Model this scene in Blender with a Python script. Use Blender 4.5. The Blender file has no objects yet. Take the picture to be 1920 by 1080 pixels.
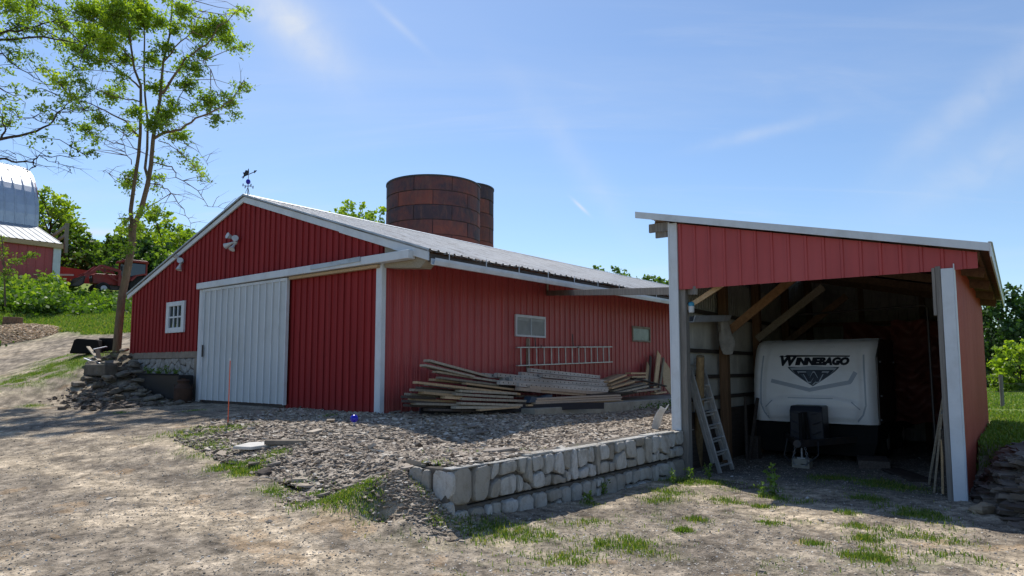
import bpy, math, random
import numpy as np
from mathutils import Vector, Matrix, noise as mnoise

random.seed(7); RNG = np.random.default_rng(7)
scene = bpy.context.scene
COL = scene.collection
PI = math.pi
F = 1273.0; TH = math.radians(5.15); CX = 960.0; CY = 575.0

# ------------------------------------------------------------------ places
def ray(x, y):
    u = (x-CX)/F; v = (CY-y)/F
    return Vector((u, math.cos(TH)-v*math.sin(TH), math.sin(TH)+v*math.cos(TH)))
def at(x, y, Y):
    r = ray(x, y); return r*(Y/r.y)
def gnd(x, y, z):
    r = ray(x, y); return r*(z/r.z)
def axes(a):
    a = math.radians(a)
    return Vector((-math.cos(a), math.sin(a), 0)), Vector((math.sin(a), math.cos(a), 0))
BA = 38.4; SA = 36.7
bd1, bd2 = axes(BA); sd1, sd2 = axes(SA)
C0 = gnd(713, 776, -0.95)
R0 = gnd(1808, 940, -1.77)
BZ, SZ = -0.95, -1.77
def bw(s, t, z): return Vector((C0.x, C0.y, 0)) + bd1*s + bd2*t + Vector((0, 0, z))
def sw(s, t, z): return Vector((R0.x, R0.y, 0)) + sd1*s + sd2*t + Vector((0, 0, z))

# ------------------------------------------------------------------ object helpers
def tag(o, label=None, cat=None, group=None, kind=None):
    if label: o['label'] = label
    if cat: o['category'] = cat
    if group: o['group'] = group
    if kind: o['kind'] = kind
    return o
def empty(name, loc, rz=0, label=None, cat=None, group=None):
    o = bpy.data.objects.new(name, None); COL.objects.link(o)
    o.location = loc; o.rotation_euler = (0, 0, rz); o.empty_display_size = .2
    return tag(o, label, cat, group)
def copy_tree(o, parent=None):
    c = o.copy(); COL.objects.link(c)
    if parent is not None: c.parent = parent
    for ch in [x for x in bpy.data.objects if x.parent == o]:
        copy_tree(ch, c)
    return c
def np_mesh(name, verts, faces, mat, parent=None, smooth=False, attrs=None, loc=None):
    """verts (n,3) array, faces (m,k) array all of the same size"""
    me = bpy.data.meshes.new(name)
    verts = np.asarray(verts, dtype=np.float32); faces = np.asarray(faces, dtype=np.int32)
    k = faces.shape[1]
    me.vertices.add(len(verts)); me.vertices.foreach_set('co', verts.ravel())
    me.loops.add(faces.size); me.loops.foreach_set('vertex_index', faces.ravel())
    me.polygons.add(len(faces))
    me.polygons.foreach_set('loop_start', np.arange(0, faces.size, k, dtype=np.int32))
    me.polygons.foreach_set('use_smooth', np.full(len(faces), smooth))
    for an, (typ, dom, arr) in (attrs or {}).items():
        a = me.attributes.new(an, typ, dom)
        a.data.foreach_set('color' if typ == 'FLOAT_COLOR' else 'value', np.asarray(arr, dtype=np.float32).ravel())
    me.update(calc_edges=True); me.validate()
    if mat: me.materials.append(mat)
    o = bpy.data.objects.new(name, me); COL.objects.link(o)
    if parent is not None: o.parent = parent
    if loc is not None: o.location = loc
    return o

class MB:
    def __init__(s): s.v = []; s.f = []
    def add(s, vs, fs):
        n = len(s.v); s.v += [tuple(v) for v in vs]; s.f += [tuple(i+n for i in f) for f in fs]
    def box(s, x0, x1, y0, y1, z0, z1, M=None):
        vs = [Vector(p) for p in ((x0,y0,z0),(x1,y0,z0),(x1,y1,z0),(x0,y1,z0),(x0,y0,z1),(x1,y0,z1),(x1,y1,z1),(x0,y1,z1))]
        if M: vs = [M @ v for v in vs]
        s.add(vs, [(0,3,2,1),(4,5,6,7),(0,1,5,4),(1,2,6,5),(2,3,7,6),(3,0,4,7)])
    def beam(s, p, q, w, h, up=(0,0,1)):
        p = Vector(p); q = Vector(q); d = (q-p).normalized(); up = Vector(up)
        a = d.cross(up)
        if a.length < 1e-4: a = d.cross(Vector((1,0,0)))
        a.normalize(); b = a.cross(d).normalized(); a *= w/2; b *= h/2
        vs = [p-a-b, p+a-b, p+a+b, p-a+b, q-a-b, q+a-b, q+a+b, q-a+b]
        s.add(vs, [(0,1,2,3),(7,6,5,4),(0,4,5,1),(1,5,6,2),(2,6,7,3),(3,7,4,0)])
    def tube(s, pts, rad, n=8, cap=True):
        pts = [Vector(p) for p in pts]
        if not hasattr(rad, '__len__'): rad = [rad]*len(pts)
        base = len(s.v); prev = None
        for i, p in enumerate(pts):
            d = (pts[min(i+1, len(pts)-1)] - pts[max(i-1, 0)]).normalized()
            if prev is None:
                a = d.cross(Vector((0,0,1)))
                if a.length < .05: a = d.cross(Vector((1,0,0)))
            else:
                a = prev - d*prev.dot(d)
            a.normalize(); prev = a; b = d.cross(a)
            for k in range(n):
                t = 2*PI*k/n
                s.v.append(tuple(p + (a*math.cos(t)+b*math.sin(t))*rad[i]))
        for i in range(len(pts)-1):
            for k in range(n):
                k2 = (k+1) % n
                s.f.append((base+i*n+k, base+i*n+k2, base+(i+1)*n+k2, base+(i+1)*n+k))
        if cap:
            s.f.append(tuple(base+k for k in range(n))[::-1]); e = base+(len(pts)-1)*n
            s.f.append(tuple(e+k for k in range(n)))
    def lathe(s, c, prof, n=24, a0=0, a1=2*PI):
        base = len(s.v); full = abs(a1-a0-2*PI) < 1e-6; m = n if full else n+1
        for r, z in prof:
            for k in range(m):
                t = a0+(a1-a0)*k/n
                s.v.append((c[0]+r*math.cos(t), c[1]+r*math.sin(t), c[2]+z))
        for i in range(len(prof)-1):
            for k in range(n):
                k2 = (k+1) % m
                s.f.append((base+i*m+k, base+i*m+k2, base+(i+1)*m+k2, base+(i+1)*m+k))
    def prism(s, pts, vec):
        n = len(pts); vec = Vector(vec)
        a = [Vector(p) for p in pts]; b = [p+vec for p in a]
        s.add(a+b, [tuple(range(n))[::-1], tuple(range(n, 2*n))]+[(i, (i+1) % n, n+(i+1) % n, n+i) for i in range(n)])
    def build(s, name, mat, parent=None, bevel=0, smooth=False, loc=None):
        me = bpy.data.meshes.new(name); me.from_pydata(s.v, [], s.f); me.update()
        if smooth: me.polygons.foreach_set('use_smooth', [True]*len(me.polygons))
        if mat: me.materials.append(mat)
        o = bpy.data.objects.new(name, me); COL.objects.link(o)
        if parent is not None: o.parent = parent
        if loc is not None: o.location = loc
        if bevel:
            m = o.modifiers.new('bevel', 'BEVEL'); m.width = bevel; m.segments = 2; m.limit_method = 'ANGLE'; m.angle_limit = .7
        if smooth:
            try: me.set_sharp_from_angle(angle=.7)
            except Exception: pass
        return o

# ------------------------------------------------------------------ materials
class NT:
    def __init__(s, name):
        s.m = bpy.data.materials.new(name); s.m.use_nodes = True
        s.t = s.m.node_tree; s.t.nodes.clear()
        s.out = s.n('ShaderNodeOutputMaterial')
    def n(s, typ, **kw):
        nd = s.t.nodes.new(typ)
        for k, v in kw.items(): setattr(nd, k, v)
        return nd
    def l(s, a, b): s.t.links.new(a, b)
    def val(s, sock, v):
        if hasattr(v, 'links'): s.l(v, sock)
        else: sock.default_value = v
    def coord(s, kind='Object', scale=(1,1,1), rot=(0,0,0)):
        tc = s.n('ShaderNodeTexCoord'); mp = s.n('ShaderNodeMapping')
        mp.inputs['Scale'].default_value = scale; mp.inputs['Rotation'].default_value = rot
        s.l(tc.outputs[kind], mp.inputs[0]); return mp.outputs[0]
    def noise(s, co, scale, detail=4, rough=.6, dist=0):
        nd = s.n('ShaderNodeTexNoise'); s.l(co, nd.inputs['Vector'])
        nd.inputs['Scale'].default_value = scale; nd.inputs['Detail'].default_value = detail
        nd.inputs['Roughness'].default_value = rough; nd.inputs['Distortion'].default_value = dist
        return nd.outputs[0]
    def ramp(s, fac, stops, interp='LINEAR'):
        r = s.n('ShaderNodeValToRGB'); r.color_ramp.interpolation = interp
        e = r.color_ramp.elements
        while len(e) < len(stops): e.new(.5)
        for i, (p, c) in enumerate(stops):
            e[i].position = p; e[i].color = (c, c, c, 1) if not hasattr(c, '__len__') else (*c, 1)
        s.val(r.inputs[0], fac); return r.outputs[0]
    def mix(s, fac, a, b, mode='MIX'):
        m = s.n('ShaderNodeMix', data_type='RGBA', blend_type=mode)
        s.val(m.inputs[0], fac)
        for i, c in ((6, a), (7, b)):
            if hasattr(c, 'links'): s.l(c, m.inputs[i])
            else: m.inputs[i].default_value = (*c, 1) if len(c) == 3 else c
        return m.outputs[2]
    def math(s, op, a, b=0.0, clamp=False):
        m = s.n('ShaderNodeMath', operation=op); m.use_clamp = clamp
        s.val(m.inputs[0], a); s.val(m.inputs[1], b); return m.outputs[0]
    def bump(s, h, strength=.4, dist=.02):
        b = s.n('ShaderNodeBump'); b.inputs['Strength'].default_value = strength
        b.inputs['Distance'].default_value = dist; s.l(h, b.inputs['Height']); return b.outputs[0]
    def bsdf(s, col, rough=.7, metal=0, spec=.5, normal=None, **kw):
        p = s.n('ShaderNodeBsdfPrincipled')
        if hasattr(col, 'links'): s.l(col, p.inputs['Base Color'])
        else: p.inputs['Base Color'].default_value = (*col, 1)
        s.val(p.inputs['Roughness'], rough); s.val(p.inputs['Metallic'], metal)
        p.inputs['Specular IOR Level'].default_value = spec
        if normal is not None: s.l(normal, p.inputs['Normal'])
        for k, v in kw.items(): p.inputs[k].default_value = v
        s.l(p.outputs[0], s.out.inputs[0]); return p

def surf(name, c1, c2=None, scale=6, stretch=(1,1,1), rough=.7, metal=0, spec=.4, bump=.25, bscale=None,
         grime=None, gscale=1.2, gamt=.5, vary=0.0, detail=5):
    """two-tone weathered surface with optional grime patches and per-object value change"""
    t = NT(name); co = t.coord('Object', stretch)
    c2 = c2 or tuple(x*.75 for x in c1)
    n1 = t.noise(co, scale, detail, .65)
    col = t.mix(t.ramp(n1, [(.35, 0.), (.65, 1.)]), c1, c2)
    if grime:
        n2 = t.noise(t.coord('Object', (1,1,1) if max(stretch) < 3 else tuple(max(x*.4, .3) for x in stretch)), gscale, 6, .7, .3)
        col = t.mix(t.math('MULTIPLY', t.ramp(n2, [(.48, 0.), (.72, 1.)]), gamt), col, grime)
    if vary:
        oi = t.n('ShaderNodeObjectInfo'); hs = t.n('ShaderNodeHueSaturation')
        v = t.math('ADD', t.math('MULTIPLY', oi.outputs['Random'], 2*vary), 1-vary)
        t.l(v, hs.inputs['Value']); t.l(col, hs.inputs['Color']); col = hs.outputs[0]
    nb = t.noise(t.coord('Object', stretch), bscale or scale*3, 6, .7)
    rr = t.math('ADD', t.math('MULTIPLY', n1, .2), rough-.1)
    t.bsdf(col, rr, metal, spec, t.bump(nb, bump, .01) if bump else None)
    return t.m

M = {}
def siding(name, a, b, rough):
    t = NT(name); n = t.noise(t.coord('Object', (4, 4, .22)), 1.4, 5, .65); n2 = t.noise(t.coord('Object', (11, 11, .5)), 1.0, 6, .75); n3 = t.noise(t.coord(), .45, 4, .6)
    col = t.mix(t.ramp(n, [(.34, 0.), (.66, 1.)]), a, b)
    chalk = tuple(min(1, x*1.08+.028) for x in a)
    col = t.mix(t.math('MULTIPLY', t.ramp(n3, [(.42, 0.), (.68, 1.)]), .55), col, chalk)
    col = t.mix(t.math('MULTIPLY', t.ramp(n2, [(.58, 0.), (.75, 1.)]), .35), col, tuple(x*.5 for x in a))
    sep = t.n('ShaderNodeSeparateXYZ'); t.l(t.coord(), sep.inputs[0])
    low = t.ramp(t.math('ADD', sep.outputs[2], t.math('MULTIPLY', n2, .7)), [(.25, 1.), (.95, 0.)])
    col = t.mix(t.math('MULTIPLY', low, .45), col, (.20,.12,.09))
    dents = t.noise(t.coord('Object', (1, 1, .6)), 1.6, 3, .5)
    t.bsdf(col, t.math('ADD', t.math('MULTIPLY', n2, .25), rough-.12), 0, .5, t.bump(dents, .25, .05)); return t.m
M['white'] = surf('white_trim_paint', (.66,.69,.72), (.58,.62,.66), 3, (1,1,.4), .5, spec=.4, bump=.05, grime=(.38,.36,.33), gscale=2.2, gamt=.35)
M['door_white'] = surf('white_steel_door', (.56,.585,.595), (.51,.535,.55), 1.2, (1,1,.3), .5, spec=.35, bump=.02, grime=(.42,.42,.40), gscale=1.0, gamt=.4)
M['red_metal'] = siding('red_steel_siding', (.43,.062,.060), (.34,.048,.048), .40)
M['red_metal2'] = siding('shed_red_steel', (.42,.052,.050), (.34,.042,.042), .45)
M['red_wall_right'] = siding('orange_red_steel', (.44,.080,.038), (.36,.058,.030), .42)  # right shed wall, a more orange red than the header steel
def barn_wood():
    t = NT('red_painted_boards')
    co = t.coord('Object', (9, 1, .35)); n = t.noise(co, 1.3, 4, .6)
    col = t.mix(t.ramp(n, [(.3, 0.), (.7, 1.)]), (.31,.026,.026), (.205,.017,.018))
    n2 = t.noise(t.coord('Object', (22, 1, .9)), 2.0, 6, .75)
    n3 = t.noise(t.coord('Object', (1,1,1)), .35, 2)
    chips = t.math('MULTIPLY', t.ramp(n2, [(.67, 0.), (.73, 1.)]), t.ramp(n3, [(.5, 0.), (.62, 1.)]))
    col = t.mix(t.math('MULTIPLY', chips, .7), col, (.33,.25,.21))
    sep = t.n('ShaderNodeSeparateXYZ'); t.l(t.coord(), sep.inputs[0])
    low = t.ramp(t.math('ADD', sep.outputs[2], t.math('MULTIPLY', n, .5)), [(.05, 1.), (.5, 0.)])
    col = t.mix(t.math('MULTIPLY', low, .4), col, (.12,.05,.045))
    nb = t.noise(t.coord('Object', (30, 1, 1.5)), 2, 6, .7)
    t.bsdf(col, .72, 0, .25, t.bump(nb, .35, .01)); return t.m
M['red_wood'] = barn_wood()
def roof_mat(name, a, b, rust, metal=.25):
    t = NT(name); co = t.coord('Object', (.5, 5, 1)); n = t.noise(co, 1.2, 6, .7)
    col = t.mix(t.ramp(n, [(.35, 0.), (.68, 1.)]), a, b)
    n2 = t.noise(t.coord('Object', (.6, 2.5, 1)), 2.2, 8, .75, .3)
    col = t.mix(t.math('MULTIPLY', t.ramp(n2, [(.50, 0.), (.62, 1.)]), .8), col, rust)
    sep = t.n('ShaderNodeSeparateXYZ'); t.l(t.coord(), sep.inputs[0])
    t.bsdf(col, .5, metal, .4, t.bump(t.noise(t.coord(), 5, 4), .1, .02)); return t.m
M['roof'] = roof_mat('weathered_galvanised_roof', (.58,.575,.565), (.47,.465,.455), (.28,.25,.23))
M['galv'] = roof_mat('galvanised_steel', (.50,.53,.57), (.38,.41,.45), (.33,.34,.36), .6)
M['plank_grey'] = surf('weathered_grey_plank', (.44,.385,.30), (.28,.235,.18), 3, (14,.8,14), .85, spec=.15, bump=.5, vary=.32)
M['plank_tan'] = surf('tan_sawn_plank', (.60,.43,.26), (.45,.31,.18), 3, (14,.8,14), .8, spec=.15, bump=.4, vary=.28)
M['plank_dark'] = surf('old_dark_plank', (.12,.095,.08), (.06,.05,.045), 3, (14,.8,14), .85, spec=.15, bump=.5, vary=.3)
M['plank_pink'] = surf('reddish_sawn_plank', (.54,.43,.34), (.42,.33,.255), 3, (14,.8,14), .8, spec=.15, bump=.4, vary=.2)
M['ply'] = surf('plywood_sheet', (.52,.38,.23), (.43,.30,.17), 3, (1,1,8), .75, spec=.2, bump=.2)
M['post_brown'] = surf('brown_timber_post', (.20,.115,.065), (.12,.07,.04), 3, (12,12,.7), .85, spec=.15, bump=.5)
M['brace'] = surf('orange_brown_brace', (.30,.165,.085), (.20,.11,.055), 3, (6,6,6), .8, spec=.15, bump=.4)
M['post_grey'] = surf('grey_timber_post', (.27,.25,.225), (.17,.155,.14), 3, (12,12,.7), .85, spec=.15, bump=.5)
M['pole'] = surf('round_timber_pole', (.27,.19,.10), (.16,.11,.06), 3, (9,9,.9), .85, spec=.15, bump=.5)
M['rafter'] = surf('roof_timber', (.26,.17,.11), (.17,.11,.075), 3, (6,6,6), .85, spec=.15, bump=.3)
M['concrete'] = surf('stained_concrete', (.42,.39,.32), (.31,.285,.235), 3, (1,1,1), .9, spec=.2, bump=.5, bscale=20, grime=(.15,.13,.11), gscale=1.6, gamt=.6)
def block_mat():
    t = NT('cast_stone_block'); a = t.n('ShaderNodeAttribute', attribute_name='v')
    col = t.ramp(a.outputs['Fac'], [(0., (.46,.42,.36)), (.5, (.63,.61,.56)), (1., (.80,.79,.76))])
    n = t.noise(t.coord('Object', (1,1,.5)), 5, 7, .8, .5); col = t.mix(t.math('MULTIPLY', t.ramp(n, [(.47, 0.), (.66, 1.)]), .6), col, (.30,.25,.185))
    n2 = t.noise(t.coord(), 16, 6, .75); col = t.mix(t.math('MULTIPLY', t.ramp(n2, [(.3, 1.), (.45, 0.)]), .35), col, (.25,.235,.21))
    t.bsdf(col, .9, 0, .15, t.bump(t.math('ADD', t.noise(t.coord(), 9, 7, .8), t.math('MULTIPLY', t.noise(t.coord(), 30, 5, .8), .4)), 1.0, .06)); return t.m
M['block'] = block_mat()
M['mortar'] = surf('block_joint', (.15,.135,.115), (.09,.08,.07), 8, rough=.95, spec=.1, bump=.5)
M['found_stone'] = surf('whitewashed_stone', (.42,.40,.37), (.24,.22,.20), 6, (1,1,1), .9, spec=.2, bump=.7, bscale=12, grime=(.12,.11,.095), gscale=2.5, gamt=.8)
M['found_band'] = surf('rendered_foundation_band', (.30,.255,.205), (.22,.185,.15), 4, (1,1,1), .9, spec=.2, bump=.4)
M['rock'] = surf('field_stone_surface', (.24,.205,.165), (.14,.12,.098), 4, (1,1,1), .9, spec=.2, bump=.8, bscale=12, grime=(.10,.11,.05), gscale=2, gamt=.35, vary=.3)
M['boulder'] = surf('tan_boulder', (.36,.28,.19), (.28,.21,.14), 5, (1,1,1), .85, spec=.2, bump=.5)
M['black'] = surf('black_plastic', (.012,.012,.014), (.02,.02,.022), 4, rough=.5, spec=.4, bump=.1)
M['black_matt'] = surf('matt_black', (.010,.010,.011), (.016,.015,.015), 4, rough=.85, spec=.2, bump=.1)
M['navy'] = surf('dark_vinyl_cover', (.016,.019,.030), (.022,.025,.036), 4, rough=.42, spec=.45, bump=.15)
M['cap_white'] = surf('gloss_white_gelcoat', (.90,.905,.91), (.86,.87,.88), 2, rough=.30, spec=.5, bump=0, grime=(.66,.65,.61), gscale=1.6, gamt=.35)
M['cap_grey'] = surf('grey_moulding', (.42,.46,.52), (.40,.44,.50), 2, rough=.4, spec=.5, bump=0)
M['decal_black'] = surf('black_decal', (.010,.012,.018), (.010,.012,.018), 2, rough=.35, spec=.5, bump=0)
M['decal_slate'] = surf('slate_decal', (.035,.055,.070), (.05,.07,.085), 9, rough=.35, spec=.5, bump=0)
M['decal_silver'] = surf('silver_decal', (.42,.46,.50), (.36,.40,.44), 6, rough=.35, spec=.5, bump=0)
M['trailer_side'] = surf('dark_trailer_side', (.05,.05,.055), (.04,.04,.045), 2, rough=.4, spec=.5, bump=0)
M['alu'] = surf('aluminium', (.58,.57,.55), (.44,.43,.41), 5, (1,1,1), .45, metal=.6, spec=.5, bump=.1)
M['steel_dark'] = surf('dark_steel', (.06,.06,.065), (.10,.08,.07), 6, rough=.55, metal=.6, bump=.2)
M['chain'] = surf('galvanised_chain', (.42,.43,.45), (.30,.30,.32), 8, rough=.45, metal=.7, bump=.2)
M['glass'] = surf('dark_window_glass', (.015,.022,.028), (.02,.03,.035), 1, rough=.06, spec=.8, bump=0)
M['liner'] = surf('cream_liner_panel', (.60,.58,.52), (.50,.48,.43), 1.5, (1,1,.3), .6, spec=.3, bump=.1, grime=(.22,.19,.15), gscale=1.5, gamt=.5)
M['back_panel'] = surf('shed_back_panel', (.42,.42,.42), (.32,.31,.30), 1.5, (1,1,.3), .6, spec=.3, bump=.1, grime=(.10,.08,.07), gamt=.6)
M['tarp'] = surf('red_brown_tarp', (.15,.040,.028), (.09,.026,.02), 3, rough=.5, spec=.4, bump=.3, bscale=8)
M['cloth'] = surf('dirty_plastic_bag', (.30,.28,.25), (.20,.185,.165), 6, rough=.6, spec=.3, bump=.4)
M['bark'] = surf('grey_brown_bark', (.21,.15,.10), (.11,.08,.055), 3, (5,5,1), .95, spec=.1, bump=1.0, bscale=8, grime=(.20,.17,.08), gscale=1.2, gamt=.45)
M['bark_dark'] = surf('dark_bark', (.085,.065,.05), (.05,.04,.03), 3, (5,5,1), .95, spec=.1, bump=.8)
M['tractor_red'] = surf('faded_tractor_red', (.30,.030,.022), (.20,.022,.018), 5, rough=.5, spec=.4, bump=.1, grime=(.13,.07,.05), gamt=.6)
M['tyre'] = surf('tyre_rubber', (.02,.02,.02), (.035,.033,.03), 5, rough=.9, spec=.2, bump=.3)
M['orange'] = surf('orange_fibreglass', (.75,.13,.05), (.65,.12,.05), 5, rough=.5, bump=0)
M['blue'] = surf('cobalt_blue_glass', (.008,.008,.42), (.008,.008,.38), 5, rough=.25, spec=.5, bump=0)
M['rust'] = surf('rusty_can', (.085,.045,.03), (.05,.03,.022), 5, rough=.8, spec=.2, bump=.4, grime=(.04,.035,.03), gamt=.6)
M['rubber'] = surf('black_rubber_edge', (.02,.022,.03), (.03,.03,.04), 5, rough=.7, bump=.2)
M['white_plastic'] = surf('white_plastic', (.58,.60,.61), (.46,.48,.50), 5, rough=.45, bump=.1)
M['stump'] = surf('cut_stump', (.20,.13,.085), (.10,.07,.05), 5, (4,4,1), .9, spec=.1, bump=.7)

def silo_mat():
    t = NT('rusted_silo_steel')
    co = t.coord('Object', (1,1,1))
    sepc = t.n('ShaderNodeTexCoord')
    at_ = t.n('ShaderNodeAttribute', attribute_name='v')
    n1 = t.noise(co, .8, 6, .7, .3); n2 = t.noise(t.coord('Object', (3,3,.8)), 1.2, 7, .75)
    r = t.math('ADD', t.math('MULTIPLY', n1, .9), t.math('SUBTRACT', t.math('MULTIPLY', at_.outputs['Fac'], .55), .22))
    col = t.mix(t.ramp(r, [(.38, 0.), (.72, 1.)]), (.075,.050,.066), (.27,.080,.062))
    col = t.mix(t.math('MULTIPLY', t.ramp(n2, [(.5, 0.), (.8, 1.)]), .6), col, (.28,.13,.09))
    t.bsdf(col, .75, .1, .3, t.bump(n2, .3, .03)); return t.m
M['silo'] = silo_mat()

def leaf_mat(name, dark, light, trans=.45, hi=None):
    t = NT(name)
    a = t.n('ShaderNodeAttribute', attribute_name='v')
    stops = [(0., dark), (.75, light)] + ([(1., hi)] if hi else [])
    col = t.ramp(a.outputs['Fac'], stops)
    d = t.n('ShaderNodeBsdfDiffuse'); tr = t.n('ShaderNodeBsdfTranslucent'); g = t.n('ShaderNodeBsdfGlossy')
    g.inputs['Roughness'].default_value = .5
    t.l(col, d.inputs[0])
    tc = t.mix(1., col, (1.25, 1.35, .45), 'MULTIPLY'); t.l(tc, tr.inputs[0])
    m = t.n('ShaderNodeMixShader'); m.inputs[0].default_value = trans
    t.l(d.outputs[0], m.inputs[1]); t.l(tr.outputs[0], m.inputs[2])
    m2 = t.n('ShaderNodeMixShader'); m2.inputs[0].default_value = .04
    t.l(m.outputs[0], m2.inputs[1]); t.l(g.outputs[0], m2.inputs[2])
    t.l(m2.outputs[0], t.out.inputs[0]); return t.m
M['leaf_main'] = leaf_mat('locust_leaves', (.065,.125,.012), (.28,.40,.032), .55, (.50,.58,.05))
M['leaf_bg'] = leaf_mat('woodland_leaves', (.022,.050,.012), (.10,.185,.028), .4, (.22,.32,.05))
M['leaf_light'] = leaf_mat('light_green_leaves', (.07,.13,.015), (.27,.38,.035), .5, (.46,.54,.06))
M['leaf_deep'] = leaf_mat('deep_green_leaves', (.012,.035,.010), (.045,.10,.020), .35, (.09,.17,.035))
M['leaf_weed'] = leaf_mat('weed_leaves', (.035,.075,.012), (.16,.28,.03), .4, (.33,.42,.06))
M['grass'] = leaf_mat('grass_blades', (.06,.115,.018), (.16,.26,.035), .4, (.34,.33,.09))

def chips_mat(name, stops, dk=.45):
    t = NT(name)
    a = t.n('ShaderNodeAttribute', attribute_name='v')
    col = t.ramp(a.outputs['Fac'], stops)
    n = t.noise(t.coord(), 25, 4, .7)
    col = t.mix(t.math('MULTIPLY', n, dk), col, (.10,.085,.07))
    t.bsdf(col, .85, 0, .2, t.bump(n, .4, .01)); return t.m
M['slate'] = chips_mat('slate_chips_surface', [(0., (.11,.085,.068)), (.35, (.29,.235,.185)), (.75, (.52,.44,.35)), (1., (.70,.64,.55))])
M['slate_dark'] = chips_mat('stacked_slate_surface', [(0., (.07,.055,.045)), (.5, (.17,.135,.11)), (1., (.30,.25,.20))])
M['pebble'] = chips_mat('gravel_surface', [(0., (.23,.195,.155)), (.4, (.37,.32,.255)), (.85, (.50,.45,.375)), (1., (.68,.65,.60))])

def ground_mat(name, fine=30):
    t = NT(name)
    a = t.n('ShaderNodeAttribute', attribute_name='gc')
    col = a.outputs['Color']
    n1 = t.noise(t.coord(), fine, 6, .75); n2 = t.noise(t.coord(), 4.5, 7, .7, .4); n3 = t.noise(t.coord(), .8, 4, .6)
    vor = t.n('ShaderNodeTexVoronoi'); t.l(t.coord(), vor.inputs['Vector']); vor.inputs['Scale'].default_value = 30
    k = t.math('MULTIPLY', t.ramp(n1, [(.28, .48), (.5, 1.0), (.72, 1.5)]), t.ramp(n2, [(.3, .62), (.7, 1.36)]))
    k = t.math('MULTIPLY', k, t.ramp(n3, [(.3, .88), (.7, 1.1)]))
    hs = t.n('ShaderNodeHueSaturation'); t.l(col, hs.inputs['Color']); t.l(k, hs.inputs['Value'])
    col = hs.outputs[0]
    h = t.math('ADD', t.math('MULTIPLY', n1, .5), t.math('MULTIPLY', n2, .7))
    h = t.math('SUBTRACT', h, t.math('MULTIPLY', vor.outputs['Distance'], .35))
    t.bsdf(col, .95, 0, .12, t.bump(h, .7, .04)); return t.m
M['ground'] = ground_mat('gravel_and_soil')
SUN_E = 5.0; SKY_S = .15; SKY_D = .45; SKY_TINT = (.88, .945, 1.0); CLOUD = (5.2, 5.5, 5.9)
# ------------------------------------------------------------------ terrain
def rbf(pts):
    P = np.array(pts, dtype=float); X = P[:, :2]; n = len(P)
    D = np.sqrt(((X[:, None]-X[None])**2).sum(-1)); A = np.zeros((n+3, n+3))
    A[:n, :n] = D; A[:n, n] = 1; A[:n, n+1:] = X; A[n, :n] = 1; A[n+1:, :n] = X.T
    w = np.linalg.solve(A, np.concatenate([P[:, 2], [0, 0, 0]]))
    def f(x, y):
        x = np.asarray(x, float); y = np.asarray(y, float); sh = x.shape
        q = np.stack([x.ravel(), y.ravel()], 1); out = np.empty(len(q))
        for i in range(0, len(q), 20000):
            c = q[i:i+20000]; d = np.sqrt(((c[:, None]-X[None])**2).sum(-1))
            out[i:i+20000] = d @ w[:n] + w[n] + c @ w[n+1:]
        return out.reshape(sh)
    return f
def g3(x, y, z): return tuple(gnd(x, y, z))
def a3(x, y, Y): return tuple(at(x, y, Y))
LP = [(0,0,-1.68), (-5,0,-1.64), (5,0,-1.74), (0,5,-1.66), (-6,4,-1.60), (6,4,-1.80), (0,-15,-1.8), (-20,-10,-1.3), (20,-10,-2.0),
      g3(0,900,-1.5), g3(0,800,-1.2), g3(0,760,-.97), a3(0,722,20.5), a3(0,700,22.5), a3(0,668,25.5), a3(0,648,28), a3(120,640,28), a3(240,624,29),
      a3(0,608,32), a3(100,592,34), a3(240,585,34), a3(0,560,38), a3(100,548,41), a3(200,545,42), a3(0,533,47), a3(200,538,50), (-35,60,7.2), (-60,50,9), (-60,90,10), (-20,90,8), (-90,40,10), (-40,25,2.5), (-40,0,0.5),
      (-2.73,14.0,-.98), (-5.3,16.0,-.95), (-8.3,18.4,-.96), g3(390,765,-.98), g3(250,765,-.98), g3(130,742,-.78), (-9.8,19.3,-.85), (-11.2,20.3,-.35), (-12.9,21.9,.5),
      a3(190,680,21.5), a3(100,690,21.2), a3(50,720,19.4), (-14.5,24,.7), (-14,27.5,1.0), (-10,24,.3),(-5,20,-.6),
      (3,45,.3), (-8,40,1.2), (15,45,-.9), (30,60,-1.3), (60,90,-1.2), (0,100,2),
      (-1.28,7.62,-1.13), (-.98,7.32,-1.32), (-.72,6.98,-1.62), (-1.1,6.95,-1.54), (-1.6,7.3,-1.33), (-1.8,6.9,-1.53), (-1.3,6.6,-1.64), (-.35,7.3,-1.72), (.2,7.9,-1.70), (2.8,11.3,-1.74), (-1,11,-1.7), (1,14,-1.75), (5,20,-1.85), (1,18,-1.5),
      g3(310,822,-1.20), g3(400,862,-1.40), g3(500,905,-1.50), g3(600,950,-1.58), g3(720,985,-1.62),
      (6.0,9.2,-1.78), (4.4,10.4,-1.76), (8,13,-1.83), (9,18,-1.86), (12,18,-1.9), (4,7,-1.74), (2,6,-1.70), (6.2,7.2,-1.80)]
L_rbf = rbf(LP)
def smooth(x): x = np.clip(x, 0, 1); return x*x*(3-2*x)
def shed_st(x, y):
    dx = x-R0.x; dy = y-R0.y
    return dx*sd1.x+dy*sd1.y, dx*sd2.x+dy*sd2.y
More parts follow.
